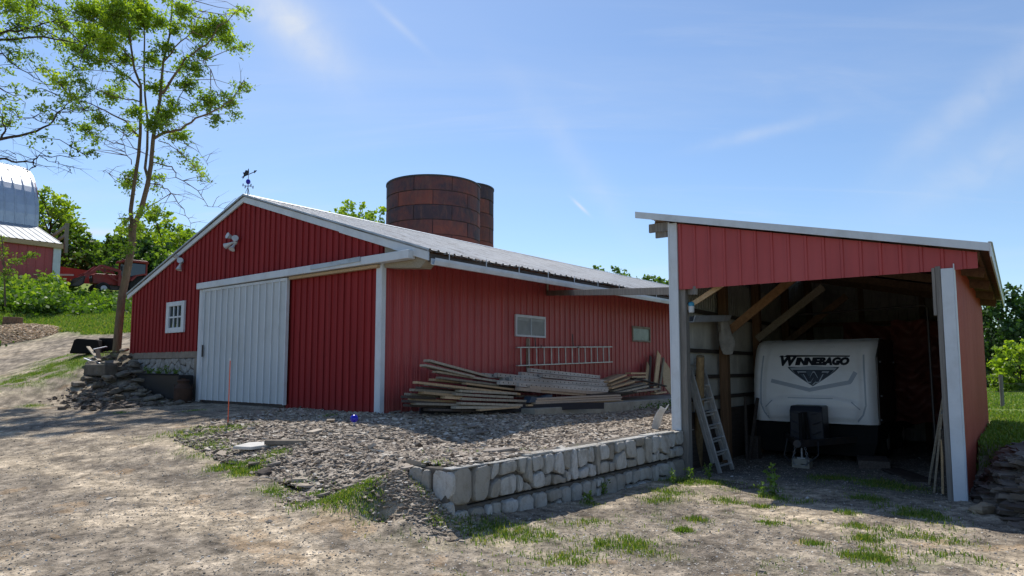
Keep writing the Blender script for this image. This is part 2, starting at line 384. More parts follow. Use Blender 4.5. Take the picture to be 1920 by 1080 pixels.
def vnoise(x, y, sc, seed=0):
    """cheap smooth value noise on arrays"""
    r = np.random.default_rng(seed); T = r.random((128, 128))
    x = x*sc; y = y*sc; xi = np.floor(x).astype(int); yi = np.floor(y).astype(int); fx = x-xi; fy = y-yi
    fx = fx*fx*(3-2*fx); fy = fy*fy*(3-2*fy)
    g = lambda a, b: T[a % 128, b % 128]
    return (g(xi, yi)*(1-fx)+g(xi+1, yi)*fx)*(1-fy)+(g(xi, yi+1)*(1-fx)+g(xi+1, yi+1)*fx)*fy
def fbm(x, y, sc, seed=0, o=4):
    s = 0; a = .5; t = 0
    for i in range(o): s = s+a*vnoise(x, y, sc*2**i, seed+i); t += a; a *= .55
    return s/t
def slate_rise(x, y):
    s, t = shed_st(x, y)
    toe = np.where(t > .2, -.12, -.12+.37*(t-.2)); toe = np.where(t < -2, -.93+.15*(t+2), toe)
    d = toe-s
    flat = smooth((d)/.62)*.66; q = smooth((t-2.2)/1.2)
    return flat*(1-q)+.58*q*np.maximum(smooth(-s/.06), smooth((t-9.4)/.3))
def Lh(x, y):
    x = np.asarray(x, float); y = np.asarray(y, float)
    z = L_rbf(x, y)
    s, t = shed_st(x, y)
    rightf = smooth((x-2)/4)*smooth((90-np.hypot(x, y))/60)
    inshed = smooth((s+.2)/.5)*smooth((4.3-s)/.4)*smooth((t+2)/2)*smooth((11-t)/1)
    z = z*(1-inshed)+(-1.78-.008*t)*inshed
    right = np.maximum(smooth((-s-.02)/(.1+1.0*smooth((.4-t)/1.2)))*smooth((t+2.2)/2.2), smooth((t-9.4)/.3)*smooth((5-s)/2))
    z = z*(1-right)+(np.where(np.hypot(x, y) > 25, -1.22, -1.86+.0*t))*right
    z = z+slate_rise(x, y)*(np.hypot(x, y) <= 25)*np.where(t > .2, (right > 0), 1)
    near = smooth((30-np.hypot(x, y))/25)
    z = z+near*((fbm(x, y, 1.1, 3)-.5)*.10+(fbm(x, y, 6, 9)-.5)*.035)
    far = smooth((np.hypot(x, y)-30)/30)
    z = z+far*(fbm(x, y, .06, 21)-.5)*1.6
    return z
# gravel bank above the block wall
WA = Vector((-.64, 7.26, 0)); WB = Vector((2.88, 11.56, 0)); WC = Vector((-1.16, 7.62, 0))
toe = [gnd(690,950,-1.5), gnd(600,945,-1.58), gnd(500,900,-1.5), gnd(400,858,-1.38), gnd(318,822,-1.2)]
BPOLY = [(-.58,7.44), (2.90,11.72)] + [tuple(sw(4.08, 9, 0).xy)] + [tuple(bw(.05, 15, 0).xy), tuple(bw(.3, 1, 0).xy), tuple(bw(.3, .05, 0).xy), tuple(bw(3.2, .05, 0).xy), (-6.3,14.2)] + [(p.x, p.y) for p in toe[::-1]] + [(-1.62,7.38), (-1.20,7.70)]
BP = [(-.6,7.35,-1.09), (.5,8.7,-1.075), (1.7,10.1,-1.07), (2.8,11.5,-1.06), (-1.1,7.65,-1.11), (-.92,7.62,-1.04), (-1.6,7.45,-1.30),
      (-2.73,14.2,-.95), (-4.2,15.4,-.95), (-3.0,13.2,-.94), (-2.2,11.6,-1.0), (-1.0,10.3,-1.27), (0,11.0,-1.27), (-2.2,9.6,-1.10), (-3.4,11,-1.10),
      (-1.7,8.6,-1.18), (2,13.5,-1.15), (3.2,15.5,-1.17), (4.6,18,-1.12), (6.5,21,-1.05), (-1.3,15.2,-.98), (0,16.8,-1.08), (2.2,19.6,-1.25), (-6.3,14.2,-1.08), (-5.3,15.8,-.95), (8,23,-1.0)] \
     + [(p.x, p.y, p.z-.02) for p in toe]
B_rbf = rbf(BP)
def Bh(x, y):
    x = np.asarray(x, float); y = np.asarray(y, float)
    return B_rbf(x, y)+(fbm(x, y, 1.6, 5)-.5)*.06+(fbm(x, y, 7, 8)-.5)*.035
def inpoly(x, y, poly):
    x = np.asarray(x); inside = np.zeros(x.shape, bool); n = len(poly)
    for i in range(n):
        x1, y1 = poly[i]; x2, y2 = poly[(i+1) % n]
        if y1 == y2: continue
        c = ((y1 > y) != (y2 > y)) & (x < (x2-x1)*(y-y1)/(y2-y1)+x1); inside ^= c
    return inside
def height(x, y):
    x = np.asarray(x, float); y = np.asarray(y, float)
    l = Lh(x, y); b = Bh(x, y); return np.where(inpoly(x, y, BPOLY), np.maximum(l, b), l)
def hz(x, y): return float(height(np.array([x]), np.array([y]))[0])

# patches of grass: (px, py, z guess, radius m, strength)
GP = []
def gp(x, y, z, r, k=1.0): p = gnd(x, y, z); GP.append((p.x, p.y, r, k))
for a in [(345,818,-1.2,.42,1),(395,812,-1.18,.45,1),(440,806,-1.15,.35,.9),(375,840,-1.3,.35,1),(400,850,-1.35,.3,.9),(420,875,-1.4,.3,.6),(455,870,-1.4,.3,.55),(500,880,-1.45,.3,.5),(515,865,-1.4,.2,.6),(555,935,-1.55,.25,.5),(595,945,-1.55,.28,.7),(640,965,-1.6,.28,.8),(690,975,-1.6,.28,.95),(460,885,-1.45,.3,.9),(530,915,-1.5,.28,.9),(575,940,-1.56,.25,.9),(620,955,-1.58,.28,.95),(665,972,-1.6,.28,.9),(730,990,-1.62,.3,.9),(800,990,-1.64,.35,.8),(860,995,-1.65,.35,.7),(430,868,-1.4,.25,.9),(720,980,-1.62,.3,.7),(760,965,-1.62,.22,.6),
          (945,985,-1.65,.28,.8),(985,992,-1.65,.22,.6),(1040,1030,-1.67,.25,.7),(1110,1015,-1.67,.3,.8),(1085,1040,-1.67,.22,.7),(1150,1012,-1.67,.2,.6),(1190,1010,-1.67,.3,.5),(1240,1030,-1.7,.25,.5),(1095,965,-1.64,.22,.7),(1105,935,-1.65,.12,.9),
          (1290,900,-1.73,.35,1),(1340,905,-1.74,.3,.8),(1250,918,-1.7,.35,.8),(1230,935,-1.7,.25,.6),(1385,910,-1.75,.3,.8),(1360,940,-1.75,.22,.8),(1420,915,-1.75,.3,.7),(1455,930,-1.76,.22,.9),(1490,940,-1.76,.18,.9),(1300,975,-1.74,.14,.9),(1280,995,-1.72,.1,.9),(1425,950,-1.76,.12,.8),
          (1560,895,-1.77,.4,.7),(1640,905,-1.77,.45,.8),(1700,912,-1.77,.35,.7),(1600,900,-1.77,.5,.5),(1630,935,-1.78,.2,1),(1680,955,-1.78,.2,1),(1720,970,-1.78,.22,1),(1745,965,-1.78,.2,.8),(1590,965,-1.77,.12,1),(1610,990,-1.77,.12,.9),(1625,1015,-1.77,.15,.9),(1650,1040,-1.77,.2,.3),(1590,1055,-1.77,.14,.8),(1640,1060,-1.77,.15,.7),(1700,1005,-1.78,.3,.45),(1760,1015,-1.78,.3,.45),(1810,1060,-1.8,.25,.35),(1530,1030,-1.76,.15,.5),(1450,985,-1.75,.12,.5),
          (70,715,-.62,.5,.8),(110,700,-.4,.8,.9),(60,760,-.97,.3,.5),(190,745,-.95,.35,.4),(300,756,-.95,.35,.5),(360,770,-1.0,.25,.8),(620,780,-.95,.2,.4),(230,770,-1,.2,.4)]: gp(*a)
for px_, py_, Y_, r_, k_ in ((60,700,21,1.2,1),(100,690,21.5,1.2,1),(40,715,20.2,1.,1),(90,715,20.5,.9,1),(140,690,21.5,.9,.9),(130,680,22,.6,.9),(45,712,20.3,.6,.9),(85,705,20.8,.7,1),(150,672,22.5,.5,.7),(30,728,19.3,.4,.6),(110,665,23.5,.6,.8)):
    q_ = at(px_, py_, Y_); GP.append((q_.x, q_.y, r_, k_))
GPA = np.array(GP)
def grass_density(x, y):
    x = np.asarray(x, float); y = np.asarray(y, float); g = np.zeros(x.shape)
    for px, py, r, k in GPA:
        d2 = ((x-px)**2+(y-py)**2)/(r*r); g = np.maximum(g, k*np.exp(-d2*.9))
    g = g*np.clip((fbm(x, y, 3.2, 40)-.30)*3.4, 0, 1.3)
    yard = smooth((x+2.2)/1.5)*smooth((y-5)/1.0)*smooth((11-y)/1.5); s_, t_ = shed_st(x, y)
    g = g+yard*(s_ > -.2)*np.clip((fbm(x, y, 1.3, 44)-.55)*3, 0, .6)*np.clip((fbm(x, y, 7, 45)-.42)*3, 0, 1)
    return np.clip(g, 0, 1)
def lawn(x, y):
    """1 on mown or rough grassland"""
    s, t = shed_st(x, y)
    r = np.maximum(np.maximum(smooth((-s-.75)/.3)*smooth((t+1.6+.4*(s+.75))/1.0), smooth((-s-.0)/.04)*smooth((t-2.4)/.5)), smooth((t-9.3)/.2)*smooth((5-s)/2))
    d = np.hypot(x, y)
    z = L_rbf(x, y)
    left = smooth((-x-13)/2)*smooth((z-1.45+.6*(fbm(x, y, .5, 61)-.5))/.25)
    far = smooth((d-34)/6)
    tri = smooth((.36-np.abs((x+15.3)*.35+(y-20.3)*.3))/.2)*smooth((x+17.5)/1.2)*smooth((-13.2-x)/.5)*0
    mul = smooth(1-np.hypot((x+23)/2.8, (y-30.5)/2.4))*1.3   # bare mulch heap
    left = left*(1-np.clip(mul*2, 0, 1))
    return np.clip(np.maximum(np.maximum(r, left), far), 0, 1)

def ground_colour(x, y):
    dirt = np.array([.47,.385,.280]); grav = np.array([.265,.222,.172]); dark = np.array([.15,.125,.10])
    grass1 = np.array([.13,.22,.032]); grass2 = np.array([.20,.25,.055]); mulch = np.array([.27,.20,.13])
    n = fbm(x, y, .55, 11); n2 = fbm(x, y, 2.4, 14)
    # wheel tracks: curved bands of paler, finer dirt
    rr = np.hypot(x+15.5, y+6.5)
    tr = np.zeros_like(x)
    for r0, w in ((13.6,.30), (15.3,.30), (18.6,.32), (20.3,.32), (11.2,.4), (12.4,.16), (16.6,.18)):
        tr = np.maximum(tr, np.exp(-((rr-r0+.6*(n-.5))/w)**2))
    n5 = fbm(x*1.0+y*.5, y*2.2-x*.9, 1.1, 17); k = np.clip(.18+.95*tr*(.35+1.2*n2)+2.2*(n-.5)+1.6*(n5-.5), 0, 1)[..., None]
    c = grav*(1-k)+dirt*k
    kd = np.clip((n2-.50)*5, 0, .8)[..., None]*(1-k*.8); c = c*(1-kd)+dark*kd
    gr = (.62+.76*fbm(x, y, 13, 51, 3))*(.80+.40*fbm(x, y, 5, 55, 3)); c = c*np.clip(1+(gr-1)*2.0, .35, 1.7)[..., None]
    # orange leaf litter stains
    k3 = smooth((fbm(x, y, 1.6, 77)-.70)/.06)[..., None]*.35; c = c*(1-k3)+np.array([.42,.27,.14])*k3
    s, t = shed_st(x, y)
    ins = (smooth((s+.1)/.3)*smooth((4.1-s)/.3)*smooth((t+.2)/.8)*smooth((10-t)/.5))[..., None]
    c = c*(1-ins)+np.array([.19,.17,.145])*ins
    right = smooth((s < -.2)*smooth((1.2+s*0+t)/1.5))[..., None]
    g = (np.clip(grass_density(x, y), 0, 1)*(.38+.5*smooth((np.hypot(x, y)-13)/4)))[..., None]
    c = c*(1-g)+grass1*g
    lw = lawn(x, y)[..., None]; n4 = fbm(x, y, .35, 31)[..., None]
    gc = grass1*(1-n4)+grass2*n4
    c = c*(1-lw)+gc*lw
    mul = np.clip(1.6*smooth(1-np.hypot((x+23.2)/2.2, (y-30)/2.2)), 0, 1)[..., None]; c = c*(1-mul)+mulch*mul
    sh = slate_rise(x, y); sd = smooth((sh*(.66-sh)-.03)/.05)[..., None]*.8; c = c*(1-sd)+np.array([.17,.14,.11])*sd
    return c

# ground sheet: polar grid round the camera, fine in view, out to the horizon
na1 = 620; ang = np.concatenate([np.linspace(-PI, math.radians(-50), 60, endpoint=False), np.linspace(math.radians(-50), math.radians(48), na1, endpoint=False), np.linspace(math.radians(48), PI, 60)])
rad = np.concatenate([[.3, .8, 1.5, 2.3, 3.0], 3.6*np.exp(np.linspace(0, math.log(1400/3.6), 560))])
# spend rings where the picture needs them
rad = np.concatenate([[.3, .8, 1.5, 2.3, 3.0], np.geomspace(3.6, 14, 330), np.geomspace(14.06, 60, 190), np.geomspace(62, 1500, 60)])
A_, R_ = np.meshgrid(ang, rad); GX = R_*np.sin(A_); GY = R_*np.cos(A_)
GZ = Lh(GX, GY)
fade = smooth((R_-90)/120); GZ = GZ*(1-fade)+fade*(2.0*smooth((-GX)/150)-1.0)
inb = inpoly(GX, GY, BPOLY); GZ = np.where(inb & (B_rbf(GX, GY) > L_rbf(GX, GY)+.03), np.minimum(GZ, Bh(GX, GY)-.12), GZ)
gcol = ground_colour(GX, GY)
idx = np.arange(GX.size).reshape(GX.shape)
fc = np.stack([idx[:-1, :-1], idx[:-1, 1:], idx[1:, 1:], idx[1:, :-1]], -1).reshape(-1, 4)[:, ::-1]
fc = fc[:, ::-1]
rgba = np.concatenate([gcol.reshape(-1, 3), np.ones((GX.size, 1))], 1)
o = np_mesh('ground', np.stack([GX, GY, GZ], -1).reshape(-1, 3), fc, M['ground'], smooth=True, attrs={'gc': ('FLOAT_COLOR', 'POINT', rgba)})
tag(o, kind='structure')
# bank sheet
bx = np.arange(-7, 12, .07); by = np.arange(6.6, 26, .07)
X_, Y_ = np.meshgrid(bx, by); Z_ = Bh(X_, Y_); Lz = Lh(X_, Y_)
Z_ = np.where(Z_ < Lz-.0, Lz-.04, Z_)
ok = inpoly(X_, Y_, BPOLY)
idx = np.arange(X_.size).reshape(X_.shape)
fok = ok[:-1, :-1] & ok[:-1, 1:] & ok[1:, 1:] & ok[1:, :-1]
fc = np.stack([idx[:-1, :-1], idx[:-1, 1:], idx[1:, 1:], idx[1:, :-1]], -1)[fok]
n = fbm(X_, Y_, 3, 71)[..., None]; bc = np.array([.30,.255,.21])*(1-n)+np.array([.42,.365,.30])*n
gk = (grass_density(X_, Y_)*.8)[..., None]; bc = bc*(1-gk)+np.array([.12,.19,.03])*gk
rgba = np.concatenate([bc.reshape(-1, 3), np.ones((X_.size, 1))], 1)
o = np_mesh('gravel_bank_terrain', np.stack([X_, Y_, Z_], -1).reshape(-1, 3), fc, M['ground'], smooth=True, attrs={'gc': ('FLOAT_COLOR', 'POINT', rgba)})
tag(o, kind='structure')

# ------------------------------------------------------------------ scattered stuff
def rot_z(a):
    c, s = np.cos(a), np.sin(a); z = np.zeros_like(a); o_ = np.ones_like(a)
    return np.stack([np.stack([c, -s, z], -1), np.stack([s, c, z], -1), np.stack([z, z, o_], -1)], -2)
def rot_axis_xy(ax, a):
    """tilt by angle a about horizontal axis direction ax"""
    kx, ky = np.cos(ax), np.sin(ax); c, s = np.cos(a), np.sin(a); C = 1-c
    return np.stack([np.stack([c+kx*kx*C, kx*ky*C, ky*s], -1), np.stack([kx*ky*C, c+ky*ky*C, -kx*s], -1), np.stack([-ky*s, kx*s, c], -1)], -2)
BOXV = np.array([(-1,-1,-1),(1,-1,-1),(1,1,-1),(-1,1,-1),(-1,-1,1),(1,-1,1),(1,1,1),(-1,1,1)])*.5
BOXF = np.array([(0,3,2,1),(4,5,6,7),(0,1,5,4),(1,2,6,5),(2,3,7,6),(3,0,4,7)])
def chips(name, pos, size, tilt, mat, val, jit=.35, lift=.3):
    n = len(pos); V = np.repeat(BOXV[None], n, 0)*size[:, None, :]
    V = V*(1+RNG.uniform(-jit, jit, (n, 8, 3)))
    Rm = rot_axis_xy(RNG.uniform(0, 2*PI, n), RNG.normal(0, tilt, n)) @ rot_z(RNG.uniform(0, 2*PI, n))
    V = np.einsum('nij,nkj->nki', Rm, V)+pos[:, None, :]; V[:, :, 2] += (size[:, 2]*lift)[:, None]
    Fc = (BOXF[None]+8*np.arange(n)[:, None, None]).reshape(-1, 4)
    return np_mesh(name, V.reshape(-1, 3), Fc, mat, attrs={'v': ('FLOAT', 'POINT', np.repeat(val, 8))})
# slate chips over the bank
N = 150000
x = RNG.uniform(-7, 8, N); y = RNG.uniform(7, 22, N); m = inpoly(x, y, BPOLY)
d = np.hypot(x, y); m &= RNG.random(N) < np.clip((11/d)**2, .2, 1)
x, y = x[m], y[m]; gd = grass_density(x, y); m = RNG.random(len(x)) > gd*.45
ss = smooth((x+6.2)/1.5+.2*RNG.random(len(x))); m &= RNG.random(len(x)) < ss
bb = Bh(x, y); ll = Lh(x, y); m &= True
x, y = x[m], y[m]; z = np.maximum(Bh(x, y), Lh(x, y)+.004)
n = len(x); L_ = (.028+.062*RNG.random(n)**2)*(.8+.03*np.hypot(x, y)); big = RNG.random(n) < .006; L_[big] *= 2.4
size = np.stack([L_, L_*RNG.uniform(.4, .8, n), np.maximum(.008, L_*RNG.uniform(.10, .24, n))], -1)
val = np.clip(RNG.normal(.52, .25, n), 0, 1)
tag(chips('slate_chips', np.stack([x, y, z], -1), size, .33, M['slate'], val), 'loose layer of grey brown slate chips over the bank', 'gravel', kind='stuff')
# slate spilled below the toe, near the end of the wall
N = 14000
tt = RNG.random(N); px = 560+tt*300; py = 935+tt*35+RNG.normal(0, 9, N); pts = np.array([tuple(gnd(a, b, -1.6)) for a, b in zip(px, py)])
x, y = pts[:, 0]+RNG.normal(0, .12, N), pts[:, 1]+RNG.normal(0, .15, N); z = Lh(x, y); n = N
m = ~inpoly(x, y, BPOLY); x, y, z = x[m], y[m], z[m]; n = len(x)
L_ = .024+.045*RNG.random(n)**2; size = np.stack([L_, L_*.6, np.maximum(.006, L_*.2)], -1)
tag(chips('spilled_slate_gravel', np.stack([x, y, z], -1), size, .3, M['slate'], np.clip(RNG.normal(.5, .25, n), 0, 1)), 'small slate chips spilled along the foot of the bank', 'gravel', kind='stuff')
# pebbles on the yard
N = 110000
a = RNG.uniform(math.radians(-40), math.radians(40), N); r = 4.6*np.exp(RNG.random(N)**.85*math.log(20/4.6)); x, y = r*np.sin(a), r*np.cos(a)
m = ~inpoly(x, y, BPOLY); s, t = shed_st(x, y); m &= ~((s < -.15) & (t > -1))
dens = .1+1.25*fbm(x, y, .9, 91); dens *= np.where(x > .5, 1.2, .8); m &= RNG.random(N) < dens; m &= (lawn(x, y) < .3)
x, y = x[m], y[m]; z = Lh(x, y); n = len(x); L_ = .008+.014*RNG.random(n)**4; L_[RNG.random(n) < .004] *= 2.6
size = np.stack([L_, L_*RNG.uniform(.6, 1, n), L_*RNG.uniform(.22, .45, n)], -1)
tag(chips('yard_gravel', np.stack([x, y, z], -1), size, .5, M['pebble'], np.clip(RNG.normal(.58, .28, n), 0, 1), lift=.2), 'loose pale gravel lying over the dirt yard', 'gravel', kind='stuff')

def blades(name, x, y, z, h, w, label, mat, v, kind='stuff', cat='grass', lean=.45):
    n = len(x); a = RNG.uniform(0, 2*PI, n); la = RNG.uniform(0, 2*PI, n); le = np.abs(RNG.normal(0, lean, n))
    dx, dy = np.cos(a)*w/2, np.sin(a)*w/2; lx, ly = np.cos(la)*le*h, np.sin(la)*le*h
    V = np.zeros((n, 5, 3))
    V[:, 0] = np.stack([x-dx, y-dy, z-.01], -1); V[:, 1] = np.stack([x+dx, y+dy, z-.01], -1)
    V[:, 2] = np.stack([x+dx*.8+lx*.35, y+dy*.8+ly*.35, z+h*.55], -1); V[:, 3] = np.stack([x+lx, y+ly, z+h*(1-.25*le)], -1)
    V[:, 4] = np.stack([x-dx*.8+lx*.35, y-dy*.8+ly*.35, z+h*.55], -1)
    Fc = (np.array([[0,1,2,4],[4,2,3,3]])[None]+5*np.arange(n)[:, None, None])
    # second face is a triangle: build as quads through a split vertex list
    me_v = V.reshape(-1, 3); f4 = Fc[:, 0]; f3 = Fc[:, 1, :3]
    me = bpy.data.meshes.new(name); me.vertices.add(len(me_v)); me.vertices.foreach_set('co', me_v.astype(np.float32).ravel())
    loops = np.concatenate([f4.ravel(), f3.ravel()]).astype(np.int32); me.loops.add(len(loops)); me.loops.foreach_set('vertex_index', loops)
    me.polygons.add(2*n); me.polygons.foreach_set('loop_start', np.concatenate([np.arange(n)*4, 4*n+np.arange(n)*3]).astype(np.int32))
    at_ = me.attributes.new('v', 'FLOAT', 'POINT'); at_.data.foreach_set('value', np.repeat(v, 5).astype(np.float32))
    me.update(calc_edges=True); me.validate(); me.materials.append(mat)
    o = bpy.data.objects.new(name, me); COL.objects.link(o); return tag(o, label, cat, kind=kind)
# grass tufts in the yard
N = 420000
k = RNG.integers(0, len(GPA), N); rr = GPA[k, 2].copy(); x = GPA[k, 0]+RNG.normal(0, .95, N)*rr; y = GPA[k, 1]+RNG.normal(0, .8, N)*rr
u = RNG.random(N) < .25; x[u] = RNG.uniform(-2.5, 6, u.sum()); y[u] = RNG.uniform(5, 11.5, u.sum()); rr[u] = .5
m = RNG.random(N) < grass_density(x, y)**1.2*.40*(rr/.3)**.5
x, y = x[m], y[m]; z = height(x, y); n = len(x); h = (.018+.045*RNG.random(n)**1.4)*(.6+.8*fbm(x, y, 2, 50)); w = .006+.006*RNG.random(n)
blades('grass_tufts', x, y, z, h, w, 'short green grass tufts growing through the yard gravel', M['grass'], np.clip(RNG.normal(.5, .25, n)+.45*(RNG.random(n) < .22), 0, 1))
# lawn right of the shed + meadow on the left
N = 90000
a = RNG.uniform(math.radians(33), math.radians(44), N); r = 8*np.exp(RNG.random(N)*math.log(6)); x, y = r*np.sin(a), r*np.cos(a)
m = (lawn(x, y) > .5) & (RNG.random(N) < .6); x, y = x[m], y[m]; z = Lh(x, y); n = len(x)
blades('lawn_grass', x, y, z, .04+.05*RNG.random(n), .010+.0008*np.hypot(x, y), 'mown green lawn beside the open shed', M['grass'], np.clip(RNG.normal(.62, .2, n), 0, 1))
N = 90000
x = RNG.uniform(-30, -13, N); y = RNG.uniform(23, 40, N); m = lawn(x, y) > .5; x, y = x[m], y[m]; z = Lh(x, y); n = len(x)
blades('meadow_grass', x, y, z, .06+.10*RNG.random(n), np.full(n, .035), 'bright green grass strip above the track', M['grass'], np.clip(RNG.normal(.72, .18, n), 0, 1))

# ------------------------------------------------------------------ leaves
def leaf_cards(pos, L_, W_, v, nrm_bias=None):
    """pointed 4-vertex leaves at pos, random orientation"""
    n = len(pos); d = RNG.normal(0, 1, (n, 3)); d /= np.linalg.norm(d, axis=1)[:, None]
    e = RNG.normal(0, 1, (n, 3)); 
    if nrm_bias is not None: d[:, 2] *= nrm_bias; d /= np.linalg.norm(d, axis=1)[:, None]
    e -= d*(d*e).sum(1)[:, None]; e /= np.linalg.norm(e, axis=1)[:, None]
    L_ = np.asarray(L_)[:, None]; W_ = np.asarray(W_)[:, None]
    V = np.stack([pos-d*L_/2, pos+e*W_/2, pos+d*L_/2, pos-e*W_/2], 1)
    return V.reshape(-1, 3), (np.arange(n)[:, None]*4+np.arange(4)[None]), np.repeat(v, 4)
def crown_mesh(name, blobs, per, size, mat, parent, flat=.75):
    """blobs: (x,y,z,r) clumps; each clump lit and dark by its own tone"""
    P = []; Vv = []; zs = np.array([b[2] for b in blobs]); z0, z1 = zs.min(), zs.max()+1e-3
    for (bx_, by_, bz_, r) in blobs:
        n = max(12, int(per*r*r)); u = RNG.normal(0, 1, (n, 3)); u /= np.linalg.norm(u, axis=1)[:, None]
        rr = r*RNG.random(n)**.45*(1+.25*RNG.normal(0, 1, n)); p = u*rr[:, None]; p[:, 2] *= flat
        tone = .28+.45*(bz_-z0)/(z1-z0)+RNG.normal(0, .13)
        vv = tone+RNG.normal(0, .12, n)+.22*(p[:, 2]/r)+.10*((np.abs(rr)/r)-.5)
        P.append(p+np.array([bx_, by_, bz_])); Vv.append(vv)
    P = np.concatenate(P); Vv = np.clip(np.concatenate(Vv), 0, 1)
    n = len(P); s = size*RNG.uniform(.6, 1.3, n)
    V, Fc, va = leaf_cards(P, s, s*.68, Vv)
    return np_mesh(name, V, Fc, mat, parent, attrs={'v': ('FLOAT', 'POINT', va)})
def bg_tree(name, label, base, h, r, mat, size=.30, per=55, bark='bark_dark', nb=26, group=None, shape=1.0, low=.25, cat='tree', open_=0):
    root = empty(name, base, 0, label, cat, group)
    t = MB(); hh = h*.72
    pts = [(0, 0, -.5)]+[(RNG.normal(0, .02)*h*i/4, RNG.normal(0, .02)*h*i/4, hh*i/4) for i in range(1, 5)]
    t.tube(pts, [h*.022*(1-.75*i/4) for i in range(5)], 7); t.build('trunk', M[bark], root, smooth=True)
    blobs = []; l = MB()
    for i in range(nb):
        f = low+(1-low)*((i+.5)/nb); prof = math.sin(PI*min(1, (f-low+.12)/(1-low+.16)))**.65*shape
        a = i*2.4+RNG.normal(0, .4); d = r*prof*(.35+.65*RNG.random()**.5)
        p = (math.cos(a)*d, math.sin(a)*d, h*f*(.9+.08*RNG.random())); br = r*RNG.uniform(.30, .50)*(1-.35*f)
        blobs.append((*p, br)); z0 = max(h*.12, p[2]-d*.7-.1*h)
        l.tube([(0, 0, min(z0, hh)), (p[0]*.5, p[1]*.5, (min(z0, hh)+p[2])/2+.02*h), p], [h*.008, h*.005, h*.0015], 5)
        for k in range(2):
            q = RNG.normal(0, 1, 3); q /= np.linalg.norm(q); blobs.append((p[0]+q[0]*br, p[1]+q[1]*br, p[2]+abs(q[2])*br*.9, br*RNG.uniform(.3, .55)))
    l.build('limbs', M[bark], root)
    crown_mesh('crown', blobs, per, size, M[mat], root)
    return root
# ================================================================== long red barn
barn = empty('red_barn', (C0.x, C0.y, BZ), -math.radians(BA), 'long red barn with board gable, ribbed steel side and pale metal roof', 'barn')
bz = lambda z: z-BZ
RS, RZ = 5.45, 4.47           # ridge distance from the corner, absolute height
ER, EL = -1.47, 12.28         # eave positions (along the gable)
def rfz(s):
    return bz(RZ)-(RS-s)*.318 if s < RS else bz(RZ)-(s-RS)*.316
LEN = 25.4
def ribbed(mb, p0, dirv, nrm, length, z0f, z1f, pitch, depth=.022, rw=.035, sub=True, off=0.0):
    """vertical ribbed sheet: trapezoid ribs along a run; z limits are functions of the run distance"""
    p0 = Vector(p0); dirv = Vector(dirv); nrm = Vector(nrm); cols = []
    x = off
    while x < length:
        for dx, dp in ((0, 0), (.012, depth), (.012+rw, depth), (.024+rw, 0)):
            if x+dx <= length: cols.append((x+dx, dp))
        if sub:
            for q in (.36, .64):
                xx = x+.03+rw+(pitch-.03-rw)*q
                for dx, dp in ((-.012, 0), (-.004, .006), (.008, .006), (.016, 0)):
                    if xx+dx <= length: cols.append((xx+dx, dp))
        x += pitch
    cols.append((length, 0)); cols = [(0, 0)]+[c for c in cols if c[0] > 1e-4]
    vs = []; fs = []
    for i, (a, dp) in enumerate(cols):
        q = p0+dirv*a+nrm*dp; vs += [(q.x, q.y, z0f(a)), (q.x, q.y, z1f(a))]
        if i: fs.append((2*i-2, 2*i, 2*i+1, 2*i-1))
    mb.add(vs, fs)
# gable wall: backing panel + boards with uneven edges, board over board
g = MB()
def gable_piece(s0, s1, y0, y1, zb0, zb1):
    zs = [(-s0, y1, zb0), (-s1, y1, zb1), (-s1, y1, rfz(s1)-.05)] + ([(-RS, y1, rfz(RS)-.05)] if s0 < RS < s1 else []) + [(-s0, y1, rfz(s0)-.05)]
    g.prism(zs, (0, y0-y1, 0))
gable_piece(.02, 7.42, 0, .10, -.08, -.08); gable_piece(7.42, 12.1, 0, .10, bz(.47), bz(.47))
s = .10; i = 0
while s < 12.02:
    w = RNG.uniform(.095, .135); zb = -.05-.02*RNG.random() if s < 7.4 else bz(.47)-.02*RNG.random()
    if not (3.3 < s < 7.3): g.prism([(-s, 0, zb), (-min(s+w, 12.05), 0, zb), (-min(s+w, 12.05), 0, rfz(min(s+w, 12.05))-.07), (-s, 0, rfz(s)-.07)], (0, -.026-.008*RNG.random(), 0))
    else: g.prism([(-s, 0, bz(2.3)), (-(s+w), 0, bz(2.3)), (-(s+w), 0, rfz(s+w)-.07), (-s, 0, rfz(s)-.07)], (0, -.026-.008*RNG.random(), 0))
    s += .235+RNG.normal(0, .006)
g.box(-3.72, -3.22, -.07, -.035, -.06, .10)      # kick board at the door edge
gw = g.build('gable_wall', M['red_wood'], barn)
sd = MB(); ribbed(sd, (0, .04, 0), (0,1,0), (1,0,0), LEN, lambda a: -.3, lambda a: rfz(0)-.02, .262, depth=.03, rw=.03)
side = sd.build('side_wall', M['red_metal'], barn)
o_ = MB(); o_.box(-12.1, -12.0, .1, LEN, bz(.3), rfz(12)-.06); o_.box(-12.1, -.05, LEN-.1, LEN, -.1, rfz(12)-.08); o_.build('rear_walls', M['red_metal'], barn)
